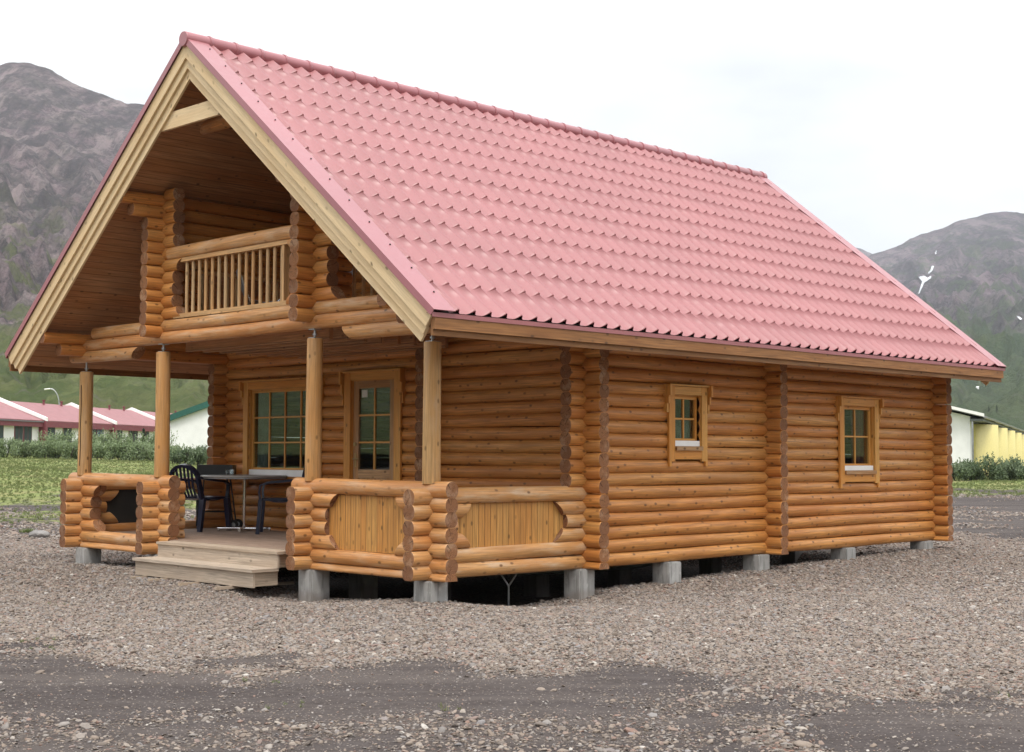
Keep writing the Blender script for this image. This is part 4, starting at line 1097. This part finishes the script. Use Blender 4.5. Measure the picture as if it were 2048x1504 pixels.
# ---- long white building with curved yellow panels on the right
P0 = VP(26.4, 80, 0); L_ = rel(.378, .926); G_ = rel(-.926, .378)
rb = empty('long_building', tuple(P0), 0, 'long white building with grey roof and yellow curved wall panels, right of the cabin', 'building')
f = FR((0, 0, 0), L_, -G_)   # w points out of the long side (towards the right)
ez = 3.80; rs = 0.25; GW = 13.0; zb = -0.4
mb = MB(); f.prism(mb, 0.6, 75, [(-0.75, zb), (-0.75, ez-0.02), (-GW/2, ez+rs*(GW/2-0.75)), (-GW+0.5, ez-0.1), (-GW+0.5, zb)]); mb.build('wall', M['rend'], rb)
mb = MB(); f.prism(mb, 0.12, 75.5, [(0, ez-0.10), (0, ez+0.02), (-GW/2, ez+rs*GW/2+0.05), (-GW, ez+0.02), (-GW, ez-0.12), (-GW/2, ez+rs*GW/2-0.10)]); rf = mb.build('roof', M['greyroof'], rb)
mb = MB(); f.prism(mb, 0.0, 0.11, [(0.05, ez-0.06), (0.05, ez+0.12), (-GW/2, ez+rs*GW/2+0.13), (-GW, ez+0.12), (-GW, ez-0.06), (-GW/2, ez+rs*GW/2-0.04)]); mb.build('verge', M['white'], rf)
mb = MB(); f.box(mb, 0.2, 75, 0.01, 0.16, ez-0.14, ez-0.02); mb.build('gutter', M['steel'], rf)
mb = MB(); f.box(mb, 0.35, 75, -0.72, -0.02, ez-0.30, ez-0.16); mb.build('eave_box', M['greyroof'], rf)
mb = MB(); p1 = f.P(0.5, -0.62, 0); mb.tube(p1+ZV*zb, p1+ZV*(ez-0.3), 0.06, 8); mb.build('downpipe', M['steel'], rb)
for k in range(6):
    mb = MB(); u0, u1 = 3.0+10*k, 12.9+10*k; n = 14; i0 = 0
    arc = [(u0+(u1-u0)*j/n, -0.70+1.0*math.sin(math.pi*j/n*0.96+0.05)) for j in range(n+1)]
    for zz in (zb, 3.42):
        for u_, w_ in arc: mb.v.append(tuple(f.P(u_, w_, zz)))
        for u_, w_ in arc: mb.v.append(tuple(f.P(u_, w_-0.16, zz)))
    m_ = 2*(n+1)
    for j in range(n):
        mb.face((j, j+1, m_+j+1, m_+j), None, 0, .5, True); mb.face((n+1+j+1, n+1+j, m_+n+1+j, m_+n+2+j), None, 0, .5, True)
        mb.face((m_+j, m_+j+1, m_+n+2+j, m_+n+1+j))
    mb.face((0, m_, m_+n+1, n+1)); mb.face((n, 2*n+1, m_+2*n+1, m_+n))
    mb.build('curved_panel', M['yellow'], rb)

# ---- street lamp
D = 152; b = VP((118-1024)/FPX*D, D, 0)
sl_ = empty('street_lamp', (b.x, b.y, 0), 0, 'grey street lamp with curved arm rising behind the red roofs on the left', 'street lamp')
mb = MB(); top = 8.1; pts = [Vector((0, 0, 1.5)), Vector((0, 0, 6.6))]
for k in range(1, 8):
    a = k/7*1.45; pts.append(LAT*(-0.9*(1-math.cos(a)))+ZV*(6.6+1.75*math.sin(a)))
pts.append(pts[-1]-LAT*0.25+ZV*0.03)
mb.path(pts, 0.06, 8); mb.build('pole', M['steel'], sl_)
e = pts[-1]; mb = MB(); mb.loft(e+LAT*0.05, e-LAT*0.55-ZV*0.06, ZV, circ(0.13, 12, 0.08), 2, (True, True), 0, 0, r1=0.9, chamf=0.03); mb.build('lamp_head', M['white'], sl_)
mb = MB(); mb.box(-0.02, 0.26, -0.12, 0.12, 5.75, 6.9); mb.build('switch_box', M['steel'], sl_)

# ------------------------------------------------------------------ vegetation
def leaf_mat(name, c1, c2, c3):
    m, t, p = newmat(name)
    tn = tone(t); g = t.nodes.new('ShaderNodeNewGeometry').outputs['Position']
    n1 = noise(t, g, 0.7, 3)
    c = mixc(t, tn, c1, c2); c = mixc(t, maprange(t, n1, 0.4, 0.7, 0, 0.5), c, c3)
    t.links.new(c, p.inputs['Base Color']); p.inputs['Roughness'].default_value = 0.6
    tr = t.nodes.new('ShaderNodeBsdfTranslucent'); t.links.new(c, tr.inputs[0])
    ms = t.nodes.new('ShaderNodeMixShader'); ms.inputs[0].default_value = 0.25
    out = [n for n in t.nodes if n.type == 'OUTPUT_MATERIAL'][0]
    t.links.new(p.outputs[0], ms.inputs[1]); t.links.new(tr.outputs[0], ms.inputs[2]); t.links.new(ms.outputs[0], out.inputs[0])
    return m
M['willow'] = leaf_mat('willow_leaf', (0.12, 0.17, 0.075), (0.27, 0.34, 0.17), (0.33, 0.40, 0.24))
M['shrub'] = leaf_mat('shrub_leaf', (0.06, 0.10, 0.045), (0.17, 0.225, 0.11), (0.27, 0.33, 0.21))
M['grassb'] = leaf_mat('grass_blade', (0.125, 0.165, 0.048), (0.16, 0.20, 0.065), (0.23, 0.22, 0.095))
M['bark'] = plain('bark', (0.06, 0.045, 0.035), 0.9)
M['needle'] = leaf_mat('conifer_needle', (0.02, 0.035, 0.018), (0.05, 0.075, 0.03), (0.07, 0.10, 0.04))
def leaf_mesh(name, P, size, mat, up=0.4, parent=None, aspect=0.45, stems=None):
    n = len(P); d = rng.normal(size=(n, 3)); d[:, 2] += up*2; d /= np.linalg.norm(d, axis=1)[:, None]
    s = np.cross(d, rng.normal(size=(n, 3))); s /= np.linalg.norm(s, axis=1)[:, None]
    L = size*(0.6+0.8*rng.random(n))[:, None]; Wd = L*aspect
    V = np.stack([P-d*L*0.5, P+s*Wd*0.5, P+d*L*0.5, P-s*Wd*0.5], 1).reshape(-1, 3)
    me = bpy.data.meshes.new(name); me.vertices.add(4*n); me.vertices.foreach_set('co', V.astype(np.float32).ravel())
    me.loops.add(4*n); me.loops.foreach_set('vertex_index', np.arange(4*n, dtype=np.int32))
    me.polygons.add(n); me.polygons.foreach_set('loop_start', np.arange(0, 4*n, 4, dtype=np.int32)); me.update(calc_edges=True)
    me.materials.append(mat); a = me.attributes.new('tone', 'FLOAT', 'FACE'); a.data.foreach_set('value', rng.random(n).astype(np.float32))
    return link(name, me, parent)
def bush_points(c, rx, ry, hgt, n, lump=5):
    """lumpy crown of shoots standing on c"""
    out = []
    cs = [(rng.uniform(-.75, .75)*rx, rng.uniform(-.75, .75)*ry, rng.uniform(0.25, 0.72)*hgt) for _ in range(lump)]
    for k in range(n):
        a = cs[rng.integers(lump)]; v = rng.normal(size=3); v /= np.linalg.norm(v); r_ = rng.random()**0.4
        out.append((c[0]+a[0]+v[0]*r_*rx*0.42, c[1]+a[1]+v[1]*r_*ry*0.42, c[2]+max(0.02, a[2]+v[2]*r_*hgt*0.33)))
    return np.array(out)
# shrubs of the left hedge: every clump a shrub of its own
def shrub(px, D, hgt, rad, label, mat, n, leaf=0.13, grp='shrubs of the hedge'):
    c = VP((px-1024)/FPX*D, D, 0); z = float(ground_z(c.x, c.y))
    t = empty('shrub', (c.x, c.y, z), 0, label, 'shrub', grp)
    P = bush_points((0, 0, 0), rad, rad, hgt, n, 7)
    # upright shoots poking out of the crown
    sh = []
    for k in range(int(n/60)):
        x, y = rng.uniform(-.8, .8, 2)*rad; z0 = hgt*rng.uniform(0.55, 0.8); hh = hgt*rng.uniform(0.25, 0.42)
        for j in range(9): sh.append((x+0.03*rng.normal(), y+0.03*rng.normal(), z0+hh*j/9))
    leaf_mesh('foliage', np.concatenate([P, np.array(sh)]), leaf, mat, 0.5, t)
    mb = MB()
    for k in range(7):
        a = rng.uniform(0, 6.28); mb.tube((0.1*math.cos(a), 0.1*math.sin(a), -0.05), (rad*0.6*math.cos(a), rad*0.6*math.sin(a), hgt*0.75), 0.02, 5, r1=0.4)
    mb.build('stem', M['bark'], t)
k = 0
row = list(np.arange(-30, 350, 21))
ordn = ['leftmost', 'second', 'third', 'fourth', 'fifth', 'sixth', 'seventh', 'eighth', 'ninth', 'tenth', 'eleventh', 'twelfth', 'thirteenth', 'fourteenth', 'fifteenth', 'sixteenth', 'seventeenth', 'eighteenth', 'nineteenth', 'twentieth', 'last']
for k, px in enumerate(row):
    shrub(px, 93+rng.uniform(-.8, .8), 1.15*rng.uniform(.92, 1.05), 0.75, f'{ordn[k]} low grey-green shrub of the front hedge row, counted from the left', M['willow'], 1500)
row2 = list(np.arange(95, 350, 26))
for k, px in enumerate(row2):
    shrub(px, 98+rng.uniform(-.8, .8), 1.75*rng.uniform(.9, 1.08), 0.95, f'{ordn[k]} tall willow shrub of the rear hedge row, counted from the left', M['willow'], 1700)
for k, (px, hg) in enumerate([(352, 0.75), (368, 0.95), (385, 1.05), (402, 1.15), (420, 1.0)]):
    shrub(px, 86+rng.uniform(-1, 1), hg, 0.62, f'{ordn[k]} dark shrub before the green-roofed white building, counted from the left', M['shrub'], 1100, grp='shrubs before the white building')
for k, (px, hg) in enumerate([(1890, 0.9), (1912, 0.95), (1934, 1.05), (1956, 0.95), (1980, 1.3), (2003, 0.95), (2024, 1.25), (2046, 1.0), (2070, 1.1)]):
    shrub(px, 74+rng.uniform(-.8, .8), hg, 0.62, f'{ordn[k]} dark green shrub before the long yellow-panelled building, counted from the left', M['shrub'], 1300, grp='shrubs before the long building')
def conifer(pos, hgt, label, n=900, grp=None):
    t = empty('conifer', tuple(pos), 0, label, 'tree', grp); zz = rng.random(n)**0.8; a = rng.uniform(0, 6.28, n); r_ = (1-zz)*hgt*0.26*(0.5+0.5*rng.random(n))+0.03
    r_ = r_*(0.75+0.35*np.sin(zz*26))
    P = np.stack([r_*np.cos(a), r_*np.sin(a), hgt*(0.12+0.88*zz)], 1); leaf_mesh('crown', P, hgt*0.09, M['needle'], 0.0, t)
    mb = MB(); mb.tube((0, 0, -0.1), (0, 0, hgt*0.9), hgt*0.025, 6, r1=0.2); mb.build('trunk', M['bark'], t)
c = VP((288-1024)/FPX*104, 104, 0); conifer((c.x, c.y, 1.4), 1.9, 'small dark conifer in front of the red-roofed terrace')
def hit(x, y):
    """world point where the right-hand mountain is seen at photo position x,y"""
    c_, rr, X, Y, Z = RM; k = (x-c_[0])/(c_[1]-c_[0]); k0 = int(k); f_ = k-k0; zc = Z[:, k0]*(1-f_)+Z[:, k0+1]*f_; el = (zc-CZ)/rr
    cs = math.cos(math.atan((x-1024)/FPX)); tgt = (910-y)/FPX*cs; i = int(np.argmax(el > tgt)); az = YAW-math.atan((x-1024)/FPX)
    return Vector((CX+rr[i]*math.cos(az), CY+rr[i]*math.sin(az), zc[i])), rr[i]
for (x, y, hh, lab) in ((1978, 824, 13, 'left of two tiny dark conifers on the slope above the long building'), (1994, 827, 15, 'right of two tiny dark conifers on the slope above the long building')):
    p_, r_ = hit(x, y); conifer(p_, hh/FPX*r_, lab, 500)
p_, r_ = hit(1956, 775); fh = empty('farmhouse', tuple(p_), 0, 'tiny white farmhouse far up the green slope at right', 'house')
s_ = r_/FPX; mb = MB(); ff = FR((0, 0, 0), LAT, -DEP); ff.box(mb, -2.4*s_, 2.4*s_, -2*s_, 2*s_, -1*s_, 3.2*s_); mb.build('wall', M['white'], fh)
mb = MB(); ff.prism(mb, -2.6*s_, 2.6*s_, [(2.2*s_, 3.1*s_), (0, 4.6*s_), (-2.2*s_, 3.1*s_)]); mb.build('roof', M['white'], fh)

# ------------------------------------------------------------------ scattering (stones, grass)
def scatter(name, P, rot, scl, idx, sources, kind='stuff'):
    me = bpy.data.meshes.new(name); n = len(P)
    me.vertices.add(n); me.vertices.foreach_set('co', P.astype(np.float32).ravel())
    for nm, tp, arr in (('rot', 'FLOAT_VECTOR', rot), ('scl', 'FLOAT_VECTOR', scl)):
        a = me.attributes.new(nm, tp, 'POINT'); a.data.foreach_set('vector', arr.astype(np.float32).ravel())
    a = me.attributes.new('idx', 'INT', 'POINT'); a.data.foreach_set('value', idx.astype(np.int32))
    o = link(name, me); tag(o, None, None, None, kind)
    c = bpy.data.collections.new(name+'_kinds')
    for s in sources: c.objects.link(s)
    ng = bpy.data.node_groups.new(name, 'GeometryNodeTree'); ng.interface.new_socket('Geometry', in_out='INPUT', socket_type='NodeSocketGeometry'); ng.interface.new_socket('Geometry', in_out='OUTPUT', socket_type='NodeSocketGeometry')
    gi = ng.nodes.new('NodeGroupInput'); go = ng.nodes.new('NodeGroupOutput'); ip = ng.nodes.new('GeometryNodeInstanceOnPoints'); ci = ng.nodes.new('GeometryNodeCollectionInfo')
    ci.inputs['Collection'].default_value = c; ci.inputs['Separate Children'].default_value = True; ci.inputs['Reset Children'].default_value = True
    def na(nm, tp):
        x = ng.nodes.new('GeometryNodeInputNamedAttribute'); x.data_type = tp; x.inputs['Name'].default_value = nm; return x.outputs['Attribute']
    ng.links.new(gi.outputs[0], ip.inputs['Points']); ng.links.new(ci.outputs[0], ip.inputs['Instance']); ip.inputs['Pick Instance'].default_value = True
    ng.links.new(na('idx', 'INT'), ip.inputs['Instance Index']); ng.links.new(na('rot', 'FLOAT_VECTOR'), ip.inputs['Rotation']); ng.links.new(na('scl', 'FLOAT_VECTOR'), ip.inputs['Scale'])
    ng.links.new(ip.outputs[0], go.inputs[0]); md = o.modifiers.new('scatter', 'NODES'); md.node_group = ng
    return o
def stone_mat():
    m, t, p = newmat('gravel_stone')
    oi = t.nodes.new('ShaderNodeObjectInfo'); r = oi.outputs['Random']
    cr = t.nodes.new('ShaderNodeValToRGB'); cr.color_ramp.interpolation = 'LINEAR'; E = cr.color_ramp.elements
    pal = [(0, (0.09, 0.075, 0.068)), (.12, (0.165, 0.135, 0.112)), (.30, (0.235, 0.185, 0.146)), (.46, (0.27, 0.22, 0.18)), (.60, (0.19, 0.175, 0.165)), (.70, (0.285, 0.24, 0.20)), (.80, (0.23, 0.145, 0.112)), (.88, (0.22, 0.21, 0.21)), (.97, (0.33, 0.285, 0.24)), (1, (0.46, 0.43, 0.39))]
    E[0].position = 0; E[0].color = (*pal[0][1], 1); E[1].position = 1; E[1].color = (*pal[-1][1], 1)
    for q_, c_ in pal[1:-1]: e = E.new(q_); e.color = (*c_, 1)
    t.links.new(r, cr.inputs[0])
    g = t.nodes.new('ShaderNodeNewGeometry').outputs['Position']; n1 = noise(t, g, 60, 3)
    c = mixc(t, maprange(t, n1, 0.35, 0.7, 0, 0.35), cr.outputs[0], (0.16, 0.135, 0.12))
    t.links.new(c, p.inputs['Base Color']); p.inputs['Roughness'].default_value = 0.85; p.inputs['Specular IOR Level'].default_value = 0.3
    return m
M['stone'] = stone_mat()
stones = []
for k in range(7):
    b_ = bmesh.new(); bmesh.ops.create_icosphere(b_, subdivisions=2 if k < 3 else 1, radius=0.5)
    o3 = np.random.default_rng(100+k); ax = [Vector(o3.normal(size=3)).normalized() for _ in range(6)]
    for v in b_.verts:
        q_ = v.co.copy()
        for a in ax:    # flat facets knocked off
            dd = q_.dot(a)
            if dd > 0.33: q_ -= a*(dd-0.33)*0.85
        v.co = Vector((q_.x*1.0, q_.y*(0.72+0.1*(k % 3)), q_.z*(0.50+0.08*(k % 2))))
    me = bpy.data.meshes.new('stone'); b_.to_mesh(me); b_.free(); me.materials.append(M['stone'])
    me.polygons.foreach_set('use_smooth', np.full(len(me.polygons), k < 3, dtype=bool)); stones.append(bpy.data.objects.new('stone', me))
def sector(n, d0, d1, s0=-60, s1=2110):
    d = np.sqrt(rng.random(n)*(d1**2-d0**2)+d0**2); s = rng.uniform(s0, s1, n); l = (s-1024)/FPX*d
    return CX+FW2[0]*d+RT2[0]*l, CY+FW2[1]*d+RT2[1]*l, d, s
def gravel():
    PX, PY, SZ = [], [], []
    for d0, d1, n, big in ((7.8, 12.5, 52000, 1.0), (12.5, 19, 100000, 1.0), (19, 27, 60000, 1.2), (27, 38, 30000, 1.4)):
        x, y, d, s = sector(n, d0, d1)
        pale, gr = masks(x, y)
        inside = (x > XF+0.35) & (x < LEN-0.3) & (y > 0.5) & (y < WID-0.4)
        hid = (x > XF+1.2) & (y > 1.6) & (x < LEN) & (y < WID)
        prob = np.clip(pale*1.25-0.12*(d > 20), np.where(d < 15, 0.07, 0.035), 1)*np.where(gr > 0.15, 0.3, 1)*np.where(gr > 0.4, 0.06, 1)
        # fewer hidden ones under the house
        keep = (rng.random(n) < prob) & ~hid & ~(inside & (rng.random(n) < 0.6))
        x, y, d, pale = x[keep], y[keep], d[keep], pale[keep]
        sz = np.exp(rng.normal(math.log(0.034), 0.36, len(x)))*big
        fgm = d < 12.3
        sz = np.where(fgm, np.exp(rng.normal(math.log(0.024), 0.52, len(x))), sz)
        sz = np.where(pale < 0.3, sz*0.75, sz)
        sz = np.clip(sz, 0.010, 0.15)
        PX.append(x); PY.append(y); SZ.append(sz)
    for s0, s1, d0, d1, n in ((1860, 2110, 36, 58, 9000), (-60, 460, 30, 44, 9000)):
        x, y, d, s = sector(n, d0, d1, s0, s1); keep = fbm(x*0.4, y*0.4, 4, 97) > rng.uniform(0.42, 0.62, n)
        PX.append(x[keep]); PY.append(y[keep]); SZ.append(np.clip(np.exp(rng.normal(math.log(0.06), 0.4, keep.sum())), 0.03, 0.2))
    x = np.concatenate(PX); y = np.concatenate(PY); sz = np.concatenate(SZ); n = len(x)
    z = ground_z(x, y)+sz*0.02+0.003*rng.random(n)
    rot = np.stack([rng.normal(0, .35, n), rng.normal(0, .35, n), rng.uniform(0, 6.28, n)], 1)
    sz = sz*np.where(dl(x, y)[0] < 13, 0.82, 0.95)
    scl = sz[:, None]*(0.85+0.3*rng.random((n, 3)))*np.array([1.1, 1.1, 0.85])
    o = scatter('gravel', np.stack([x, y, z], 1), rot, scl, rng.integers(0, 7, n), stones)
    tag(o, 'loose brown and grey gravel stones covering the yard around the cabin', 'gravel'); print('stones', n)
gravel()
tufts = []
for k in range(5):
    mb = MB()
    for b in range(16):
        a = rng.uniform(0, 6.28); r0 = rng.uniform(0, .35); ln = rng.uniform(.35, 1.0); lean = rng.uniform(.1, .45); wd = 0.035
        x0, y0 = r0*math.cos(a), r0*math.sin(a); a2 = a+rng.normal()*.8; dx, dy = math.cos(a2)*lean*ln, math.sin(a2)*lean*ln; px_, py_ = -math.sin(a2)*wd, math.cos(a2)*wd
        i = len(mb.v); mb.v += [(x0-px_, y0-py_, 0), (x0+px_, y0+py_, 0), (x0+dx*.4+px_*.8, y0+dy*.4+py_*.8, ln*.6), (x0+dx*.4-px_*.8, y0+dy*.4-py_*.8, ln*.6), (x0+dx, y0+dy, ln)]
        tn = random.random(); mb.face((i, i+1, i+2, i+3), None, 0, tn); mb.face((i+3, i+2, i+4), None, 0, tn)
    o = mb.build('tuft', M['grassb']); COL.objects.unlink(o); tufts.append(o)
def grass():
    xs, ys, ss = [], [], []
    for s0, s1, n, d0 in ((-60, 460, 17000, 34), (1860, 2110, 8000, 50)):
        x, y, d, s = sector(n, d0, 104, s0, s1); pale, gr = masks(x, y); keep = rng.random(n) < gr*1.1
        xs.append(x[keep]); ys.append(y[keep]); ss.append((0.055+0.075*rng.random(keep.sum()))*(0.6+0.8*fbm(x[keep]*.3, y[keep]*.3, 2, 91)))
    # stray weeds in the gravel
    for (px, D, n) in ((135, 17.3, 5), (25, 15.3, 4), (80, 13.9, 6), (90, 13.4, 4), (560, 11.5, 4), (590, 10.4, 4), (900, 10.2, 3), (150, 31, 12), (60, 32.5, 14), (2030, 11, 3)):
        c_ = VP((px-1024)/FPX*D, D, 0)
        for _ in range(n): xs.append(np.array([c_.x+rng.normal()*.09])); ys.append(np.array([c_.y+rng.normal()*.09])); ss.append(np.array([0.03+0.03*rng.random() if D < 30 else 0.12]))
    x = np.concatenate(xs); y = np.concatenate(ys); s = np.concatenate(ss); n = len(x)
    rot = np.stack([np.zeros(n), np.zeros(n), rng.uniform(0, 6.28, n)], 1)
    o = scatter('grass', np.stack([x, y, ground_z(x, y)-.01], 1), rot, np.stack([s*1.3, s*1.3, s], 1), rng.integers(0, 5, n), tufts)
    tag(o, 'rough green and yellow meadow grass beyond the gravel yard', 'grass'); print('tufts', n)
grass()
# a lone rock at the back of the pad
b_ = bmesh.new(); bmesh.ops.create_icosphere(b_, subdivisions=3, radius=0.5)
for v in b_.verts:
    n_ = 0.13*(fbm(np.array([v.co.x*3+5]), np.array([v.co.y*3+v.co.z*2]), 3, 4)[0]-.5); v.co = Vector((v.co.x*0.42, v.co.y*0.26, v.co.z*0.20))*(1+n_*3)
me = bpy.data.meshes.new('rock'); b_.to_mesh(me); b_.free(); me.materials.append(M['rock']); c = VP((84-1024)/FPX*30.5, 30.5, 0)
o = link('rock', me, None, 'flat grey rock lying on the dark ground left of the porch', 'rock'); o.location = (c.x, c.y, float(ground_z(c.x, c.y))+0.06); o.rotation_euler = (0, 0, YAW-1.5)

# ------------------------------------------------------------------ porch furniture
DK = 0.225
def plastic_chair(x, y, rz, label):
    """stacking garden armchair, faces local +x"""
    t = empty('plastic_chair', (x, y, DK), rz, label, 'chair', 'dark plastic chairs on the porch')
    k = 1.27; m = M['navy']
    mb = MB(); n = 10          # seat
    for j in range(n+1):
        pass
    sp = [Vector((-0.20+0.42*j/8, 0, 0.43-0.035*math.sin(math.pi*min(1, j/8*1.05))+0.012*j/8))*k for j in range(9)]
    mb.flatpath(sp, (0, 1, 0), [0.21*k, .215*k, .22*k, .225*k, .23*k, .235*k, .24*k, .235*k, .22*k], 0.02)
    for s in (-1, 1): mb.tube(Vector((-0.19, s*0.2, 0.425))*k, Vector((0.2, s*0.23, 0.43))*k, 0.016*k, 8)
    mb.tube(Vector((0.21, -0.22, 0.425))*k, Vector((0.21, 0.22, 0.425))*k, 0.016*k, 8)
    mb.build('seat', m, t)
    mb = MB()      # back: arched rim with upright slats
    rim = []
    for j in range(15):
        a = math.pi*j/14; rim.append(Vector((-0.30-0.03*math.sin(a), 0.235*math.cos(a), 0.68+0.17*math.sin(a)))*k)
    rim = [Vector((-0.21, 0.225, 0.42))*k]+rim+[Vector((-0.21, -0.225, 0.42))*k]
    mb.flatpath(rim, (1, 0, 0.25), 0.03*k, 0.05)
    for j in range(5):
        yy = (-0.13+0.065*j); zt = 0.68+0.17*math.sqrt(max(0, 1-(yy/0.235)**2))-0.02
        pts = [Vector((-0.20, yy*0.85, 0.43))*k, Vector((-0.275, yy*0.95, 0.58))*k, Vector((-0.32, yy, zt))*k]; mb.flatpath(pts, (0, 1, 0), 0.016*k, 0.014)
    mb.build('backrest', m, t)
    for s in (-1, 1):
        mb = MB(); pts = [Vector((-0.30, s*0.235, 0.70))*k, Vector((-0.18, s*0.275, 0.675))*k, Vector((0.0, s*0.285, 0.655))*k, Vector((0.15, s*0.28, 0.645))*k, Vector((0.235, s*0.265, 0.61))*k, Vector((0.25, s*0.25, 0.52))*k, Vector((0.235, s*0.24, 0.42))*k]
        mb.flatpath(pts, (0, 1, 0), [.024, .032, .035, .035, .034, .03, .028], 0.035); mb.build('armrest', m, t)
        mb = MB(); mb.flatpath([Vector((0.235, s*0.24, 0.43))*k, Vector((0.245, s*0.25, 0.25))*k, Vector((0.265, s*0.265, 0.0))*k], (0, 1, 0), [0.05, .045, .034], 0.06); mb.build('leg', m, t)
        mb = MB(); mb.flatpath([Vector((-0.20, s*0.225, 0.43))*k, Vector((-0.235, s*0.24, 0.25))*k, Vector((-0.285, s*0.26, 0.0))*k], (0, 1, 0), [0.055, .048, .034], 0.06); mb.build('leg', m, t)
    return t
plastic_chair(-1.02, 7.66, R(14), 'dark blue plastic armchair at the left side of the porch table')
plastic_chair(-0.48, 6.16, R(140), 'dark blue plastic armchair right of the porch table, partly behind the railing')
TX, TY = -0.56, 7.06
t = empty('round_table', (TX, TY, DK), 0, 'round grey table on a single steel post, standing on the porch', 'table')
mb = MB(); mb.loft((0, 0, 0.885), (0, 0, 0.925), (1, 0, 0), circ(0.72, 48), 1, (True, True), 0, 0, chamf=0.01); mb.build('table_top', M['tabletop'], t)
mb = MB(); mb.loft((0, 0, 0.868), (0, 0, 0.884), (1, 0, 0), circ(0.70, 48), 1, (True, True), 0, 0, chamf=0.005); mb.build('rim', M['steel'], t)
mb = MB(); mb.tube((0, 0, 0.06), (0, 0, 0.87), 0.026, 14); mb.build('post', M['chrome'], t)
for s, ln in ((LAT, 0.44), (DEP, 0.44)):
    mb = MB(); mb.tube(-s*ln+ZV*0.045, s*ln+ZV*0.045, 0.024, 12)
    for e in (-1, 1): mb.tube(s*ln*e*0.96+ZV*0.0, s*ln*e*0.96+ZV*0.03, 0.02, 8)
    mb.build('foot', M['chrome'], t)
g_ = MB(); g_.loft((0, 0, 0), (0, 0, 0.085), (1, 0, 0), circ(0.06, 20), 1, (True, False), 0, 0, r1=1.25, chamf=0.004)
g_.loft((0, 0, 0.02), (0, 0, 0.086), (1, 0, 0), circ(0.052, 20), 1, (True, False), 0, 0, r1=1.3, chamf=0.004)
o = g_.build('glass_bowl', M['clear'], None, label='small clear glass bowl standing on the round porch table', cat='bowl'); p_ = Vector((TX, TY, 0))-LAT*0.26+DEP*0.05; o.location = (p_.x, p_.y, DK+0.926)
# charcoal grill
gx, gy = -0.60, 7.83
t = empty('charcoal_grill', (gx, gy, DK), math.atan2(LAT.y, LAT.x), 'black box-shaped wheeled grill in the porch corner behind the table', 'grill')
mb = MB(); mb.box(-0.30, 0.30, -0.17, 0.17, 0.88, 1.09); mb.box(-0.31, 0.31, -0.18, 0.18, 0.87, 0.885); mb.build('fire_box', M['black'], t)
for x0, x1 in ((-0.24, -0.30), (0.20, 0.32)):
    for yy in (-0.14, 0.14):
        mb = MB(); mb.tube((x0, yy, 0.88), (x1, yy, 0.06), 0.013, 8); mb.build('leg', M['black'], t)
for yy in (-0.19, 0.19):
    mb = MB(); mb.tube((0.33, yy-0.018, 0.085), (0.33, yy+0.018, 0.085), 0.085, 20); wl = mb.build('wheel', M['rubber'], t)
    mb = MB(); mb.tube((0.33, yy-0.022, 0.085), (0.33, yy+0.022, 0.085), 0.04, 14); mb.build('hub', M['steel'], wl)
mb = MB(); mb.tube((0.33, -0.2, 0.085), (0.33, 0.2, 0.085), 0.01, 6); mb.tube((-0.27, -0.14, 0.30), (0.28, -0.14, 0.30), 0.01, 6); mb.tube((-0.27, 0.14, 0.30), (0.28, 0.14, 0.30), 0.01, 6); mb.build('crossbar', M['black'], t)
# two folding chairs behind the balusters
M['canvas'] = plain('grey_canvas', (0.30, 0.30, 0.32), 0.9)
def folding_chair(x, y, rz, label):
    t = empty('folding_chair', (x, y, 3.26), rz, label, 'chair', 'folding chairs on the balcony')
    for s in (-1, 1):
        mb = MB(); mb.tube((0.25, s*0.25, 0.0), (-0.22, s*0.25, 0.56), 0.014, 8); mb.build('leg', M['chrome'], t)
        mb = MB(); mb.tube((-0.25, s*0.23, 0.0), (0.24, s*0.23, 0.55), 0.014, 8); mb.build('leg', M['chrome'], t)
        mb = MB(); mb.tube((-0.20, s*0.24, 0.5), (-0.38, s*0.24, 1.0), 0.013, 8); mb.build('back_frame', M['chrome'], t)
    mb = MB(); mb.flatpath([(-0.22, 0, 0.545), (0, 0, 0.50), (0.24, 0, 0.54)], (0, 1, 0), 0.24, 0.01); mb.build('seat', M['canvas'], t)
    mb = MB(); mb.flatpath([(-0.25, 0, 0.62), (-0.33, 0, 0.80), (-0.385, 0, 1.0)], (0, 1, 0), 0.235, 0.01); mb.build('backrest', M['canvas'], t)
folding_chair(XF+1.0, 4.95, R(-30), 'grey folding chair behind the left half of the balcony balusters')
folding_chair(XF+1.0, 3.35, R(160), 'grey folding chair behind the right end of the balcony balusters')

# ------------------------------------------------------------------ the air between here and the mountains
hz_ = bpy.data.materials.new('haze'); hz_.use_nodes = True; t_ = hz_.node_tree; t_.nodes.clear()
out = t_.nodes.new('ShaderNodeOutputMaterial'); vol = t_.nodes.new('ShaderNodeVolumePrincipled')
vol.inputs['Color'].default_value = (0.84, 0.89, 0.99, 1); vol.inputs['Density'].default_value = 0.000105; vol.inputs['Anisotropy'].default_value = 0.2
t_.links.new(vol.outputs[0], out.inputs['Volume'])
mb = MB(); mb.box(-9500, 9500, -9500, 9500, -60, 1150); o = mb.build('haze', hz_); tag(o, 'thin pale mountain air', None, None, 'stuff')
